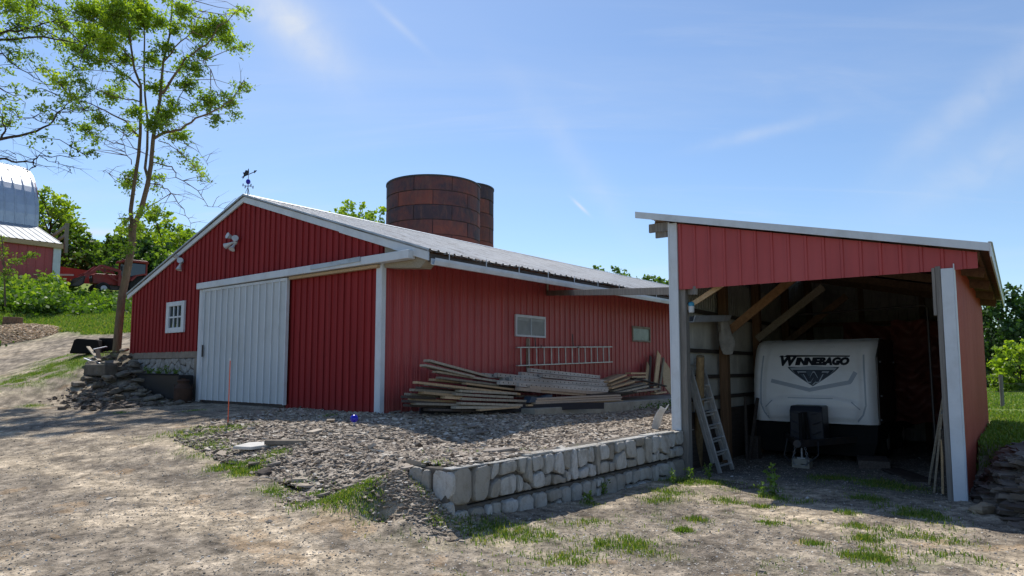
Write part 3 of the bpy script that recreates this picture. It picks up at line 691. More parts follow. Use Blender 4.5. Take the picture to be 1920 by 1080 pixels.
# roof: corrugated right slope (ridge to eave), left slope
def roof_slope(s0, s1, mat, name):
    m = MB(); y = -.10; cols = []
    while y < LEN+.1:
        for dy, dp in ((0, 0), (.02, .028), (.055, .028), (.075, 0)): cols.append((y+dy, dp))
        y += .228
    vs = []; fs = []; K = 10
    for i, (yy, dp) in enumerate(cols):
        for k in range(K+1):
            sk = s0+(s1-s0)*k/K; z = rfz(sk)+.05+dp
            if k: z += .012*math.sin(yy*1.7+k*2.1)
            if k == K: z -= .015*abs(math.sin(yy*3.3)); 
            vs.append((-sk-(.02*math.sin(yy*2.9) if k == K else 0)*(-1 if s1 < s0 else 1), yy, z))
        if i:
            for k in range(K): a = (i-1)*(K+1)+k; fs.append((a, a+1, a+K+2, a+K+1))
    n = len(vs); vs += [(v[0], v[1], v[2]-.03-(0)) for v in vs]; fs += [tuple(q+n for q in f[::-1]) for f in fs]
    m.add(vs, fs); return m.build(name, M[mat], barn)
roof = roof_slope(RS, ER, 'roof', 'roof'); roof2 = roof_slope(RS, EL+.02, 'roof', 'roof')
rc = MB(); rc.prism([(-RS-.16, -.11, rfz(RS)+.035), (-RS, -.11, rfz(RS)+.10), (-RS+.16, -.11, rfz(RS)+.035)], (0, LEN+.2, 0)); rc.build('ridge_cap', M['galv'], roof)
# under-roof timber on the wide eave
ru = MB(); yy = 0.1
while yy < LEN:
    ru.beam((-.02, yy, rfz(0)-.02), (-ER-.12, yy, rfz(ER+.12)-.02), .05, .10); yy += .61
ru.prism([(0.0, 0, rfz(0)+.02), (-ER-.05, 0, rfz(ER+.05)+.02), (-ER-.05, 0, rfz(ER+.05)+.035), (0, 0, rfz(0)+.035)], (0, LEN, 0))
ru.build('eave_rafter_row', M['rafter'], roof)
# white rake boards, the right one in two worn lengths
rk = MB()
def rake(a, b, wd, y0, off=0.02):
    rk.prism([(-a, y0, rfz(a)+off), (-b, y0, rfz(b)+off), (-b, y0, rfz(b)+off-wd), (-a, y0, rfz(a)+off-wd)], (0, .045, 0))
rake(RS, 1.4, .16, -.085); rake(1.4, -.4, .17, -.090, .012); rake(-.4, ER+.03, .18, -.095, .015); rake(RS+.001, EL, .13, -.088)
rk.build('rake_board', M['white'], barn, bevel=.006)
tr = MB(); tr.prism([(-RS, -.125, rfz(RS)+.085), (-ER, -.125, rfz(ER)+.085), (-ER, -.125, rfz(ER)+.045), (-RS, -.125, rfz(RS)+.045)], (0, .03, 0))
tr.prism([(-RS, -.125, rfz(RS)+.085), (-EL, -.125, rfz(EL)+.085), (-EL, -.125, rfz(EL)+.045), (-RS, -.125, rfz(RS)+.045)], (0, .03, 0))
tr.build('rake_flashing', M['galv'], barn)
# gutter
gt = MB(); ge = -ER; gz = rfz(ER)-.10
prof = [(0, 0), (0, -.11), (.035, -.135), (.10, -.135), (.13, -.06), (.13, 0), (.12, 0), (.12, -.055), (.095, -.122), (.04, -.122), (.012, -.10), (.012, 0)]
gt.prism([(ge-.06+a, .02, gz+b) for a, b in prof], (0, LEN-.3, 0)); gt.build('gutter', M['white'], barn)
y = .4
while y < LEN-.5:
    st = MB(); st.box(ge+.072, ge+.078, y, y+.02, gz-.03, rfz(ER)+.06); y += 1.15; st.build('gutter_strap', M['white'], barn)
fb = MB(); fb.box(ge-.11, ge-.07, 0, LEN, rfz(ER)-.17, rfz(ER)+.0); fb.build('eave_board', M['plank_dark'], barn)
# boxed eave return at the corner
er = MB(); er.prism([(.08, -.02, bz(2.10)), (1.15, -.02, bz(2.0)), (ge-.12, -.02, rfz(ER)-.12), (ge-.12, -.02, rfz(ER)), (.08, -.02, rfz(-.08)-.05)], (0, .30, 0)); er.build('eave_return', M['plank_grey'], barn)
# corner trim and left jamb
ct = MB(); ct.box(-.12, .035, -.075, -.042, -.03, bz(2.17)); ct.box(.036, .06, -.075, .05, -.03, bz(2.25)); ct.build('corner_trim', M['white'], barn, bevel=.008)
lj = MB(); lj.box(-7.56, -7.40, -.10, -.04, -.05, bz(2.16)); lj.build('door_jamb', M['white'], barn, bevel=.008)
# door track cover, crossing past the corner
hd = MB(); hd.prism([(-7.50, -.03, bz(2.165)), (-7.50, -.03, bz(2.33)), (1.02, -.03, bz(2.36)), (1.02, -.03, bz(2.185))], (0, -.20, 0)); hd.build('track_cover', M['white'], barn, bevel=.01)
h2 = MB(); h2.box(-3.2, .0, -.15, -.045, bz(2.10), bz(2.163)); h2.build('door_track', M['plank_tan'], barn)
h3 = MB(); h3.beam((-2.2, -.245, bz(2.28)), (-.45, -.245, bz(2.31)), .02, .10); h3.build('cover_patch', M['galv'], barn)
# sliding door
dr = MB(); ribbed(dr, (-7.22, -.14, 0), (1,0,0), (0,-1,0), 3.93, lambda a: bz(-.86), lambda a: bz(2.13), .30, depth=.032, rw=.028, sub=False, off=.05)
dr.box(-7.22, -3.29, -.135, -.09, bz(-.86), bz(2.13))
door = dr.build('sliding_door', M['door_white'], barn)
rb_ = MB(); x = -7.22+.05  # white strips paint a sky highlight along each door rib
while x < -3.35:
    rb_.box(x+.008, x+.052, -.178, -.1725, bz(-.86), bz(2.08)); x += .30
tag(rb_.build('rib_highlight_row', M['white'], door), kind='stuff')
hn = MB(); hn.box(-7.12, -7.09, -.20, -.17, bz(.3), bz(.62)); hn.build('handle', M['steel_dark'], door)
dt = MB(); dt.box(-7.26, -7.215, -.165, -.08, bz(-.875), bz(2.15)); dt.box(-3.295, -3.25, -.165, -.08, bz(-.875), bz(2.15)); dt.box(-7.215, -3.295, -.168, -.141, bz(2.08), bz(2.15))
dt.build('door_edge_trim', M['white'], door, bevel=.005)
db = MB(); db.box(-7.2, -3.3, -.10, -.05, bz(-.94), bz(-.875)); db.build('door_bottom_rail', M['steel_dark'], door)
# small window with six panes
wn = MB(); a, b, zl, zh = -9.56, -8.46, bz(1.02), bz(1.93)
for q in ((a, a+.17, zl, zh), (b-.17, b, zl, zh), (a+.17, b-.17, zl, zl+.15), (a+.17, b-.17, zh-.13, zh)): wn.box(q[0], q[1], -.085, -.02, q[2], q[3])
win = wn.build('window', M['white'], barn, bevel=.008)
gl = MB(); gl.box(a+.16, b-.16, -.034, -.030, zl+.14, zh-.12); gl.build('pane', M['glass'], win)
sh_ = MB()
for k in range(1, 3): x0 = a+.17+(b-a-.34)*k/3; sh_.box(x0-.022, x0+.022, -.062, -.036, zl+.15, zh-.13)
sh_.box(a+.17, b-.17, -.064, -.037, (zl+zh)/2-.02, (zl+zh)/2+.025); sh_.build('sash_bars', M['white'], win)
# two low windows in the steel side
for (t0, t1, z0, z1, kind) in ((4.49, 5.82, .82, 1.40, 0), (10.8, 12.09, .88, 1.40, 1)):
    w_ = MB(); z0 = bz(z0); z1 = bz(z1); f = .05
    for q in ((t0, t0+f, z0, z1), (t1-f, t1, z0, z1), (t0+f, t1-f, z0, z0+f), (t0+f, t1-f, z1-f-.02, z1)): w_.box(.01, .07, q[0], q[1], q[2], q[3])
    wi = w_.build('window', M['white' if kind == 0 else 'found_band'], barn, bevel=.005)
    p_ = MB(); p_.box(.028, .034, t0+f-.01, t1-f+.01, z0+f-.01, z1-f-.01)
    if kind == 0:
        k = t0+f
        while k < t1-f-.03: p_.box(.036, .044, k, k+.030, z0+f, z1-f-.10); k += .052
        pane = p_.build('pane', surf('pale_window_blind', (.36,.38,.38), (.30,.32,.32), 4, rough=.4), wi)
        b_ = MB(); b_.box(.036, .06, (t0+t1)/2-.02, (t0+t1)/2+.02, z0+f, z1-f); b_.build('window_mullion', M['galv'], wi)
    else: pane = p_.build('pane', surf('milky_green_pane', (.19,.24,.21), (.13,.17,.15), 2, rough=.25), wi)
# stone foundation under the left part
def voronoi_cells(w, h, nx, ny, jit, seed):
    r = random.Random(seed); pts = []
    for j in range(ny):
        for i in range(nx):
            ox = .5 if j % 2 else 0
            pts.append(((i+.5+ox*.6+r.uniform(-jit, jit))*w/nx, (j+.5+r.uniform(-jit, jit))*h/ny))
    out = []
    for i, p in enumerate(pts):
        poly = [(0, 0), (w, 0), (w, h), (0, h)]
        for j, q in enumerate(pts):
            if i == j or abs(p[0]-q[0]) > 3.2*w/nx or abs(p[1]-q[1]) > 3.2*h/ny: continue
            mx, my = (p[0]+q[0])/2, (p[1]+q[1])/2; nx_, ny_ = q[0]-p[0], q[1]-p[1]; new = []
            for k in range(len(poly)):
                a = poly[k]; b = poly[(k+1) % len(poly)]
                da = (a[0]-mx)*nx_+(a[1]-my)*ny_; db = (b[0]-mx)*nx_+(b[1]-my)*ny_
                if da <= 0: new.append(a)
                if (da < 0) != (db < 0) and da != db:
                    t = da/(da-db); new.append((a[0]+(b[0]-a[0])*t, a[1]+(b[1]-a[1])*t))
            poly = new
            if len(poly) < 3: break
        if len(poly) >= 3: out.append(poly)
    return out
def round_poly(poly, n=2, c=.18):
    for _ in range(n):
        new = []
        for k in range(len(poly)):
            a = poly[k]; b = poly[(k+1) % len(poly)]
            new.append((a[0]*(1-c)+b[0]*c, a[1]*(1-c)+b[1]*c)); new.append((a[0]*c+b[0]*(1-c), a[1]*c+b[1]*(1-c)))
        poly = new
    return poly
def stones(mb, cells, M4, gap, depth, seed=0):
    """each cell a rounded, slightly bulging stone standing proud of plane y=0 (toward -y); M4 places it"""
    r = random.Random(seed)
    for c in cells:
        cx = sum(p[0] for p in c)/len(c); cy = sum(p[1] for p in c)/len(c)
        rp = round_poly(c); d = depth*r.uniform(.65, 1.15); tx, ty = r.uniform(-.10, .10), r.uniform(-.10, .10)
        rings = []
        size = max(.03, min(max(abs(p[0]-cx) for p in c), max(abs(p[1]-cy) for p in c)))
        for inset, dep in ((gap/2, 0), (gap/2+.003, .65*d), (gap/2+.010, .92*d), (size*.45, 1.02*d)):
            ring = []
            for p in rp:
                vx, vy = p[0]-cx, p[1]-cy; L = math.hypot(vx, vy)+1e-6; k = max(.08, 1-inset/L)
                jx = r.uniform(-1, 1)*.007
                ring.append(M4 @ Vector((cx+vx*k+jx, -dep-(tx*vx+ty*vy)*(dep > 0)*.35+(r.uniform(-.003, .003) if dep else 0), cy+vy*k+jx)))
            rings.append(ring)
        n = len(rp); b = len(mb.v)
        for ring in rings: mb.v += [tuple(q) for q in ring]
        for i in range(3):
            for k in range(n): mb.f.append((b+i*n+k, b+i*n+(k+1) % n, b+(i+1)*n+(k+1) % n, b+(i+1)*n+k))
        mb.f.append(tuple(b+3*n+k for k in range(n)))
fd = MB(); fd.box(-12.1, -7.57, .03, .3, -.9, bz(.28)); fnd = fd.build('foundation', M['mortar'], barn)
fb_ = MB(); fb_.box(-12.1, -7.57, -.02, .29, bz(.28), bz(.468)); fb_.box(-7.86, -7.565, -.022, .02, -.4, bz(.28)); fb_.build('foundation_band', M['found_band'], fnd, bevel=.01)
fs_ = MB(); stones(fs_, voronoi_cells(4.24, 1.75, 9, 9, .34, 5), Matrix.Translation((-12.1, .04, bz(.28)-1.75)), .022, .045, 5)
fs_.build('foundation_stones', M['found_stone'], fnd, smooth=True)
# floodlights
def floodlight(name, label, s, z, heads):
    r = empty(name, bw(s, -.035, z), -math.radians(BA), label, 'floodlight')
    m = MB(); m.lathe((0,0,0), [(0, .0), (.075, .0), (.075, .03), (.05, .05), (0, .05)], 16)
    for i, v in enumerate(m.v): m.v[i] = (v[0], -v[2], v[1])
    m.build('mount', M['white_plastic'], r, smooth=True)
    for (dx, dy, dz, sx, L) in heads:
        d = Vector((dx, dy, dz)).normalized(); a = Vector((sx[0], -.06, sx[1]))
        h = MB(); h.tube([a*.3, a, a+d*L*.35, a+d*L*.7, a+d*L], [.018, .03, .042, .062, .085], 14); h.build('lamp_head', M['white_plastic'], r, smooth=True)
    return r
floodlight('floodlight', 'white three headed floodlight high on the gable near the peak', 5.85, 3.33, [(-.9, -.35, -.35, (-.06, -.02), .24), (.0, -.9, .25, (0, .09), .20), (.75, -.5, .2, (.08, .02), .18), (.2, -.5, -.75, (.02, -.09), .16)])
floodlight('floodlight', 'white floodlight with downward head on the gable above the small window', 8.78, 3.10, [(-.3, -.6, .55, (-.05, .06), .17), (.5, -.5, .2, (.08, -.04), .14), (.1, -.3, -.9, (.03, -.08), .2)])
# weather vane
wv = empty('weather_vane', bw(RS, .02, RZ+.08), -math.radians(BA), 'dark weather vane with blue glass ball on the barn peak', 'weather vane')
m = MB(); m.tube([(0,0,-.05), (0,0,.95)], [.018, .010], 8)
for a in range(3): m.tube([(.17*math.cos(a*2.09), .17*math.sin(a*2.09), -.10), (0, 0, .30)], .009, 6)
m.build('mast', M['steel_dark'], wv)
m = MB(); m.lathe((0,0,.49), [(.0, -.095)]+[(.095*math.cos(t), .095*math.sin(t)) for t in np.linspace(-1.4, 1.4, 11)]+[(0, .095)], 18); m.build('glass_ball', M['blue'], wv, smooth=True)
m = MB()
for dx, dy in ((1,0),(-1,0),(0,1),(0,-1)):
    m.tube([(0,0,.33), (dx*.20, dy*.20, .33)], .007, 6); m.box(dx*.23-.03, dx*.23+.03, dy*.23-.006, dy*.23+.006, .28, .38)
m.build('compass_arms', M['steel_dark'], wv)
m = MB(); ROT = Matrix.Rotation(math.radians(20), 4, 'Z')
def flat(pts, y=.006):
    m.prism([ROT @ Vector((a, -y, b)) for a, b in pts], ROT @ Vector((0, 2*y, 0)))
flat([(-.34,.66),(.34,.82),(.335,.845),(-.345,.69)]); flat([(.30,.77),(.44,.87),(.28,.88)])
flat([(-.30,.60),(-.16,.72),(-.02,.74),(.03,.82),(.0,.98),(-.05,.90),(-.14,.93),(-.22,.84),(-.30,.86),(-.24,.76)])
m.build('rooster_arrow', M['black'], wv); wv.scale = (.62, .62, .74)
# ladder hanging on the side wall
def ladder(name, label, loc, rotm, length, width, rungs, rail=(.03,.07), mat='alu', cat='ladder', group=None):
    r = empty(name, loc, 0, label, cat, group); r.rotation_euler = rotm
    for x in (-width/2, width/2):
        a = MB(); a.box(x-rail[0]/2, x+rail[0]/2, -rail[1]/2, rail[1]/2, 0, length); a.build('rail', M[mat], r, bevel=.004)
    for k in range(rungs):
        z = length*(k+.5)/rungs; a = MB(); a.tube([(-width/2+.01, 0, z), (width/2-.01, 0, z)], .017, 8); a.build('rung', M[mat], r)
    return r
lp = bw(-.17, 4.38, .29); q = bw(-.17, 9.22, .42); dv = (q-lp).normalized(); xa = Vector((0,0,1)).cross(dv).normalized(); za = dv; upv = za.cross(xa)
# local z along the ladder, local x vertical
X_ax = (Vector((0,0,1))-dv*dv.z).normalized(); Y_ax = za.cross(X_ax)
mt = Matrix((X_ax, Y_ax, za)).transposed()
ladder('ladder', 'aluminium ladder hung sideways on the red barn wall', lp, mt.to_euler(), (q-lp).length, .47, 14)
hk = MB()
for t_, zt in ((5.35, .55), (7.2, .60)):
    p = bw(-.02, t_, zt); e = bw(-.25, t_, zt-.02); hk.tube([bw(-.03, t_, zt+.38), bw(-.06, t_, zt+.02), e, bw(-.25, t_, zt+.06)], .013, 6)
tag(hk.build('ladder_hook', M['steel_dark']), 'pair of thin iron hooks carrying the wall ladder', 'hook')
ub = MB(); ub.beam(bw(-.05, 5.02, -.55), bw(-.05, 5.02, .78), .10, .04, up=bd2); tag(ub.build('upright_board', M['plank_grey']), 'grey upright board against the barn wall behind the ladder', 'plank')
# concrete ledge along the barn side
lg = MB(); top = [(.03, 3.2), (1.62, 3.2), (1.62, 14.5), (.03, 14.5)]
lg.prism([Vector((a, b, bz(-1.6))) for a, b in top], (0, 0, .66)); lo = lg.build('concrete_ledge', M['concrete'], None, bevel=.02); lo.matrix_world = Matrix.Translation((C0.x, C0.y, BZ)) @ Matrix.Rotation(-math.radians(BA), 4, 'Z')
tag(lo, 'low stained concrete ledge running along the barn side under the lumber', 'ledge')

# beam between barn and shed
bm = MB(); bm.beam(bw(-.03, 5.95, 2.08), sw(3.62, -.02, 1.30), .06, .14); bo = bm.build('tie_beam', M['post_grey'], bevel=.004); tag(bo, 'dark grey timber beam spanning from the barn wall to the open shed', 'beam')
b2 = MB(); b2.beam(bw(-.04, 5.95, 2.1), bw(-.04, 5.95, 2.42), .06, .05); b2.build('hanger', M['plank_grey'], bo)

# ================================================================== silos
def silo(name, label, c, r, z0, z1, ph):
    root = empty(name, (c[0], c[1], z0), 0, label, 'silo', 'rusty steel silos behind the barn'); m = MB(); vals = []
    H = z1-z0; crs = 12; bh = H/crs; npan = max(6, round(2*PI*r/2.35)); seg = 10
    rr = random.Random(ph)
    for c_ in range(crs):
        off = (c_ % 2)*.5+ph*.13
        for p in range(npan):
            a0 = (p+off)/npan*2*PI; a1 = (p+1+off)/npan*2*PI; g_ = .020/r; v = rr.random(); v = v*.7+(.30 if c_ < 9 else -.15 if c_ == crs-1 else .1)
            zt = z1-z0-c_*0; zlo = c_*bh+.018; zhi = (c_+1)*bh-.018; ro = r+(.010 if c_ % 2 else 0)
            b = len(m.v)
            for k in range(seg+1):
                a = a0+g_+(a1-a0-2*g_)*k/seg
                for z, rd in ((zlo, ro-.02), (zlo+.02, ro), (zhi-.02, ro), (zhi, ro-.02)): m.v.append((rd*math.cos(a), rd*math.sin(a), z)); vals.append(v)
            for k in range(seg):
                for j in range(3): q = b+k*4+j; m.f.append((q, q+4, q+5, q+1))
    n0 = len(m.v); m.lathe((0,0,0), [(r-.05, 0), (r-.05, H-.02)], 72); vals += [-.2]*(len(m.v)-n0)
    o = m.build('shell', M['silo'], root, smooth=False); a = o.data.attributes.new('v', 'FLOAT', 'POINT'); a.data.foreach_set('value', vals)
    t = MB(); t.lathe((0,0,H), [(r-.03, -.06), (r+.05, -.06), (r+.05, .04), (r-.03, .04), (r-.03, -.06)], 72); t.build('top_rim', M['steel_dark'], root)
silo('silo', 'wide rusty steel silo with courses of panels behind the barn roof', (-5.29, 45.0), 3.13, .8, 12.12, 1)
silo('silo', 'narrower rusty silo half hidden at the right side of the wide silo', (-3.55, 50.2), 2.16, .8, 13.35, 4)

# ================================================================== cast stone retaining wall
rw = empty('retaining_wall', (WA.x, WA.y, -1.75), 0, 'low grey cast stone retaining wall in two courses below the gravel bank', 'retaining wall')
dW = (WB-WA); LW = dW.length; dWn = dW.normalized(); aW = math.atan2(dWn.y, dWn.x)
dC = (WC-WA); LC = dC.length
Mw = Matrix.Rotation(aW, 4, 'Z')
def wz(z): return z+1.75
def masonry(w, h, seed):
    """irregular squared rubble: columns of one or two stones with slanting joints"""
    r = random.Random(seed); out = []; x = 0; tl_, bl_ = 0, 0
    while x < w-.05:
        cw = r.choice((.14, .18, .22, .26, .30))*r.uniform(.9, 1.1)
        if x+cw > w-.14: cw = w-x
        nt_ = x+cw+(r.uniform(-.07, .07) if x+cw < w else 0); nb_ = x+cw+(r.uniform(-.05, .05) if x+cw < w else 0)
        P = lambda u, v: ((tl_+(nt_-tl_)*u)*v+(bl_+(nb_-bl_)*u)*(1-v), h*v)
        top_l, top_r = 1-r.uniform(0, .05), 1-r.uniform(0, .05)
        k = r.random()
        if k < .30: out.append([P(0, 0), P(1, 0), P(1, top_r), P(0, top_l)])
        else:
            q = r.uniform(.30, .68); q2 = q+r.uniform(-.22, .22)
            if k > .88 and cw > .22:
                m_ = r.uniform(.4, .6); out += [[P(0, 0), P(m_, 0), P(m_+.06, q), P(0, q)], [P(m_, 0), P(1, 0), P(1, q2), P(m_+.06, q)]]
                out.append([P(0, q), P(m_+.06, q), P(1, q2), P(1, top_r), P(0, top_l)])
            else: out += [[P(0, 0), P(1, 0), P(1, q2), P(0, q)], [P(0, q), P(1, q2), P(1, top_r), P(0, top_l)]]
        x += cw; tl_, bl_ = nt_, nb_
    return out
def tone_stones(o, k, cells, seed):
    r = random.Random(seed+50); n = len(o.data.vertices); vals = []
    for c in cells: vals += [min(1, max(0, r.gauss(.52, .25)))]*(4*len(round_poly(c)))
    vals = (vals+[.5]*n)[:n]; at_ = o.data.attributes.new('v', 'FLOAT', 'POINT'); at_.data.foreach_set('value', vals)
for nm, z0, z1, seed, sb in (('upper_course', -1.475, -1.035, 3, 0.0), ('lower_course', -1.92, -1.487, 8, -.008)):
    c = MB(); c.box(-.0, LW, .05+sb, .40, wz(z0), wz(z1)-(.035 if seed == 3 else 0), Mw); co_ = c.build(nm, M['mortar'], rw, bevel=.02)
    nbk = 5; bl = LW/nbk
    for i in range(nbk):
        k = MB(); cells = masonry(bl-.012, z1-z0-.01, seed*10+i)
        stones(k, cells, Mw @ Matrix.Translation((i*bl+.006, .05+sb, wz(z0)+.005)), .030, .075, i+seed)
        o = k.build('block_face', M['block'], co_, smooth=True); tone_stones(o, k, cells, seed+i)
# return face at the near end
aC = math.atan2(-dC.y, -dC.x); Mc = Matrix.Translation((WC.x-WA.x, WC.y-WA.y, 0)) @ Matrix.Rotation(aC, 4, 'Z')
c = MB(); c.box(0, LC-.02, .05, .30, wz(-1.75), wz(-1.10), Mc); co_ = c.build('end_return', M['mortar'], rw)
k = MB(); cells = masonry(LC+.03, .62, 78); stones(k, cells, Mc @ Matrix.Translation((0, .05, wz(-1.68))), .026, .06, 3); o = k.build('block_face', M['block'], co_, smooth=True); tone_stones(o, k, cells, 3)
# flat top slabs, unevenly laid and set back from the faces
x0 = 0.0; i = 0
while x0 < LW-.1:
    x1 = min(LW, x0+RNG.uniform(.35, .75)); cp = MB(); y0 = RNG.uniform(-.012, .02)
    cp.box(x0+.008, x1-.008, y0, .15+RNG.uniform(-.04, .03), wz(-1.078), wz(-1.050)+RNG.uniform(-.018, .014), Mw); o = cp.build('top_slab', M['block'], rw, bevel=.014)
    at_ = o.data.attributes.new('v', 'FLOAT', 'POINT'); at_.data.foreach_set('value', [float(RNG.uniform(.3, .8))]*len(o.data.vertices)); x0 = x1
# ================================================================== open shed
shed = empty('open_shed', (R0.x, R0.y, SZ), -math.radians(SA), 'open fronted red steel lean-to shed with white trim sheltering a trailer', 'shed')
z_ = lambda z: z-SZ
def rz(s): return z_(1.55+.2205*(s+.36))       # underside of roof sheet
SL = 9.2
m = MB(); m.prism([(-3.92, .02, z_(1.345)), (.30, .02, z_(1.39)), (.30, .02, rz(-.30)-.02), (-3.92, .02, rz(3.92)-.02)], (0, -.012, 0))
def hdr():
    q = MB(); x = 0
    ribbed(q, (-3.93, -.012, 0), (1,0,0), (0,-1,0), 4.24, lambda a: z_(1.335), lambda a: rz(3.93-a)-.01, .253, depth=.018, rw=.03, sub=False, off=.02)
    q.box(-3.93, .12, .0, .02, z_(1.34), z_(1.42)); return q
hd_ = hdr().build('header_siding', M['red_metal2'], shed)
hb = MB(); hb.box(-3.9, -.2, .01, .09, z_(1.36), z_(1.62)); hb.build('header_beam', M['rafter'], shed)
# white corner trims and posts
t = MB(); t.box(-4.07, -3.935, -.045, .0, z_(-1.05), rz(4)-.01); t.box(-4.10, -4.07, -.045, .14, z_(-1.05), rz(4.1)-.01); t.build('corner_trim', M['white'], shed, bevel=.006)
t = MB(); t.box(-.115, .03, -.045, .0, z_(-1.80), z_(1.36)); t.box(.03, .045, -.045, .12, z_(-1.80), z_(1.42)); t.build('corner_trim', M['white'], shed, bevel=.006)
t = MB(); t.box(-4.0, -3.83, .02, .18, -.15, z_(1.34)); t.build('post', M['post_grey'], shed, bevel=.006)
t = MB(); t.box(-.185, -.118, -.02, .15, -.15, z_(1.40)); t.box(-.225, -.186, -.03, .05, z_(.72), z_(1.38)); t.build('post', M['post_grey'], shed, bevel=.006)
for tt_ in (2.0, 4.1, 6.4): 
    t = MB(); t.box(-3.96, -3.80, tt_-.08, tt_+.08, -.15, rz(3.9)-.2); t.build('post', M['post_brown'], shed, bevel=.006)
    t = MB(); t.box(-.20, -.04, tt_+.8, tt_+.96, -.15, rz(.1)-.1); t.build('post', M['post_brown'], shed, bevel=.006)
# right wall, red ribbed outside
r_ = MB(); ribbed(r_, (.0, .03, 0), (0,1,0), (1,0,0), SL, lambda a: -.25-.01*a, lambda a: rz(0)-.01, .25, depth=.02, rw=.03); r_.build('right_wall', M['red_wall_right'], shed)
r_ = MB(); r_.box(-.012, -.004, .05, SL, -.2, rz(0)-.03)
for zz in (.5, 1.2, 1.9, 2.6): r_.box(-.05, -.013, .16, SL, zz, zz+.09)
r_.build('right_wall_girts', M['rafter'], shed)
# left wall
r_ = MB(); ribbed(r_, (-4.06, .15, 0), (0,1,0), (-1,0,0), SL-.15, lambda a: -.2, lambda a: rz(4.06)-.01, .25, depth=.02, rw=.03); r_.build('left_wall', M['galv'], shed)
r_ = MB(); ribbed(r_, (-4.03, .2, 0), (0,1,0), (1,0,0), SL-.2, lambda a: z_(-.78), lambda a: z_(1.02), .60, depth=.004, rw=.01, sub=False)
r_.build('liner_panel', M['liner'], shed)
r_ = MB(); ribbed(r_, (-4.03, .2, 0), (0,1,0), (1,0,0), SL-.2, lambda a: z_(1.06), lambda a: z_(1.75), .12, depth=.02, rw=.03, sub=False)
r_.build('translucent_strip', surf('dusty_clear_panel', (.34,.34,.32), (.24,.24,.22), 3, rough=.5), shed)
r_ = MB()
for zz in (1.03, .31, -.16, -.56): r_.box(-4.02, -3.965, .2, SL-.05, z_(zz)-.035, z_(zz)+.035)
r_.box(-4.025, -4.0, .2, SL-.05, -.1, z_(-.79)); r_.build('left_wall_girts', M['plank_dark'], shed)
# back wall
r_ = MB(); ribbed(r_, (-4.03, SL, 0), (1,0,0), (0,-1,0), 4.0, lambda a: -.2, lambda a: rz(4.03-a)-.01, .2, depth=.02, rw=.03, sub=False)
r_.build('back_wall', M['back_panel'], shed)
r_ = MB(); r_.prism([(-4.06, SL+.01, -.2), (.0, SL+.01, -.2), (.0, SL+.01, rz(0)-.02), (-4.06, SL+.01, rz(4.06)-.02)], (0, .02, 0)); r_.build('back_wall_skin', M['red_metal2'], shed)
r_ = MB()
for zz in (.6, 1.4, 2.2, 2.9): r_.box(-3.9, -.1, SL-.08, SL-.03, zz, zz+.10)
r_.box(-4.045, -3.88, SL-.16, SL-.002, -.1, rz(4.0)-.03)
for xx in (-2.7, -1.3): r_.box(xx, xx+.13, SL-.14, SL-.09, -.1, rz(-xx)-.06)
r_.build('back_wall_girts', M['rafter'], shed)
# roof
rf = MB(); x = []; yy = -.13
cols = []
while yy < SL+.2:
    for dy, dp in ((0, 0), (.015, .02), (.05, .02), (.065, 0)): cols.append((yy+dy, dp))
    yy += .23
vs = []; fs = []
for i, (y0, dp) in enumerate(cols):
    for k in range(5): s_ = 4.66-(4.66+.44)*k/4; vs.append((-s_, y0, rz(s_)+.10+dp))
    if i:
        for k in range(4): a = (i-1)*5+k; fs.append((a, a+1, a+6, a+5))
n = len(vs); vs += [(v[0], v[1], v[2]-.012) for v in vs]; fs += [tuple(q+n for q in f[::-1]) for f in fs]
rf.add(vs, fs); sroof = rf.build('roof', M['galv'], shed)
pr = MB(); s_ = -.30
while s_ < 4.5:
    pr.beam((-s_, -.06, rz(s_)+.06), (-s_, SL+.1, rz(s_)+.06), .04, .085); s_ += .56
pr.build('purlin_row', M['rafter'], sroof)
dk = MB(); dk.prism([(.42, 0, rz(-.42)+.098), (-4.6, 0, rz(4.6)+.098), (-4.6, 0, rz(4.6)+.088), (.42, 0, rz(-.42)+.088)], (0, SL, 0)); dk.build('roof_decking', M['rafter'], sroof)
for k, tt_ in enumerate((.20, 2.0, 4.1, 6.4, 8.4)):
    b_ = MB(); b_.beam((.32, tt_, rz(-.32)-.06), (-4.45, tt_, rz(4.45)-.06), .05, .16); b_.build('rafter', M['rafter'], shed)
ff = MB(); ff.prism([(.45, -.14, rz(-.45)+.005), (.45, -.14, rz(-.45)+.115), (-4.66, -.14, rz(4.66)+.115), (-4.66, -.14, rz(4.66)+.0)], (0, -.02, 0))
ff.build('front_fascia', M['white'], shed)
fr = MB(); fr.prism([(.452, -.16, rz(-.45)+.115), (.452, -.16, rz(-.45)-.07), (.47, -.16, rz(-.45)-.07), (.47, -.16, rz(-.45)+.115)], (0, SL+.4, 0))
fr.prism([(.47, -.17, rz(-.45)+.13), (.44, -.17, rz(-.45)+.13), (.44, -.17, rz(-.45)+.118), (.49, -.17, rz(-.45)+.118)], (0, SL+.45, 0)); fr.build('eave_fascia', M['white'], shed)
ox = MB(); ox.box(-4.46, -4.10, -.03, .02, rz(4.2)-.17, rz(4.2)-.02); ox.box(-4.36, -4.10, .021, .06, rz(4.2)-.27, rz(4.2)-.17); ox.build('eave_rafter_end', M['post_grey'], shed)
for k, (tt_, mt_) in enumerate(((1.90, 'brace'), (4.0, 'plank_grey'), (6.3, 'rafter'))):
    b_ = MB(); b_.beam((-3.85, tt_, z_(.62)), (-2.45, tt_-.1, z_(1.66)), .05, .15); b_.build('knee_brace', M[mt_], shed)
bk = MB(); bk.beam((-3.9, .12, z_(1.0)), (-3.2, .14, z_(1.40)), .04, .08); bk.build('knee_brace', M['plank_tan'], shed)

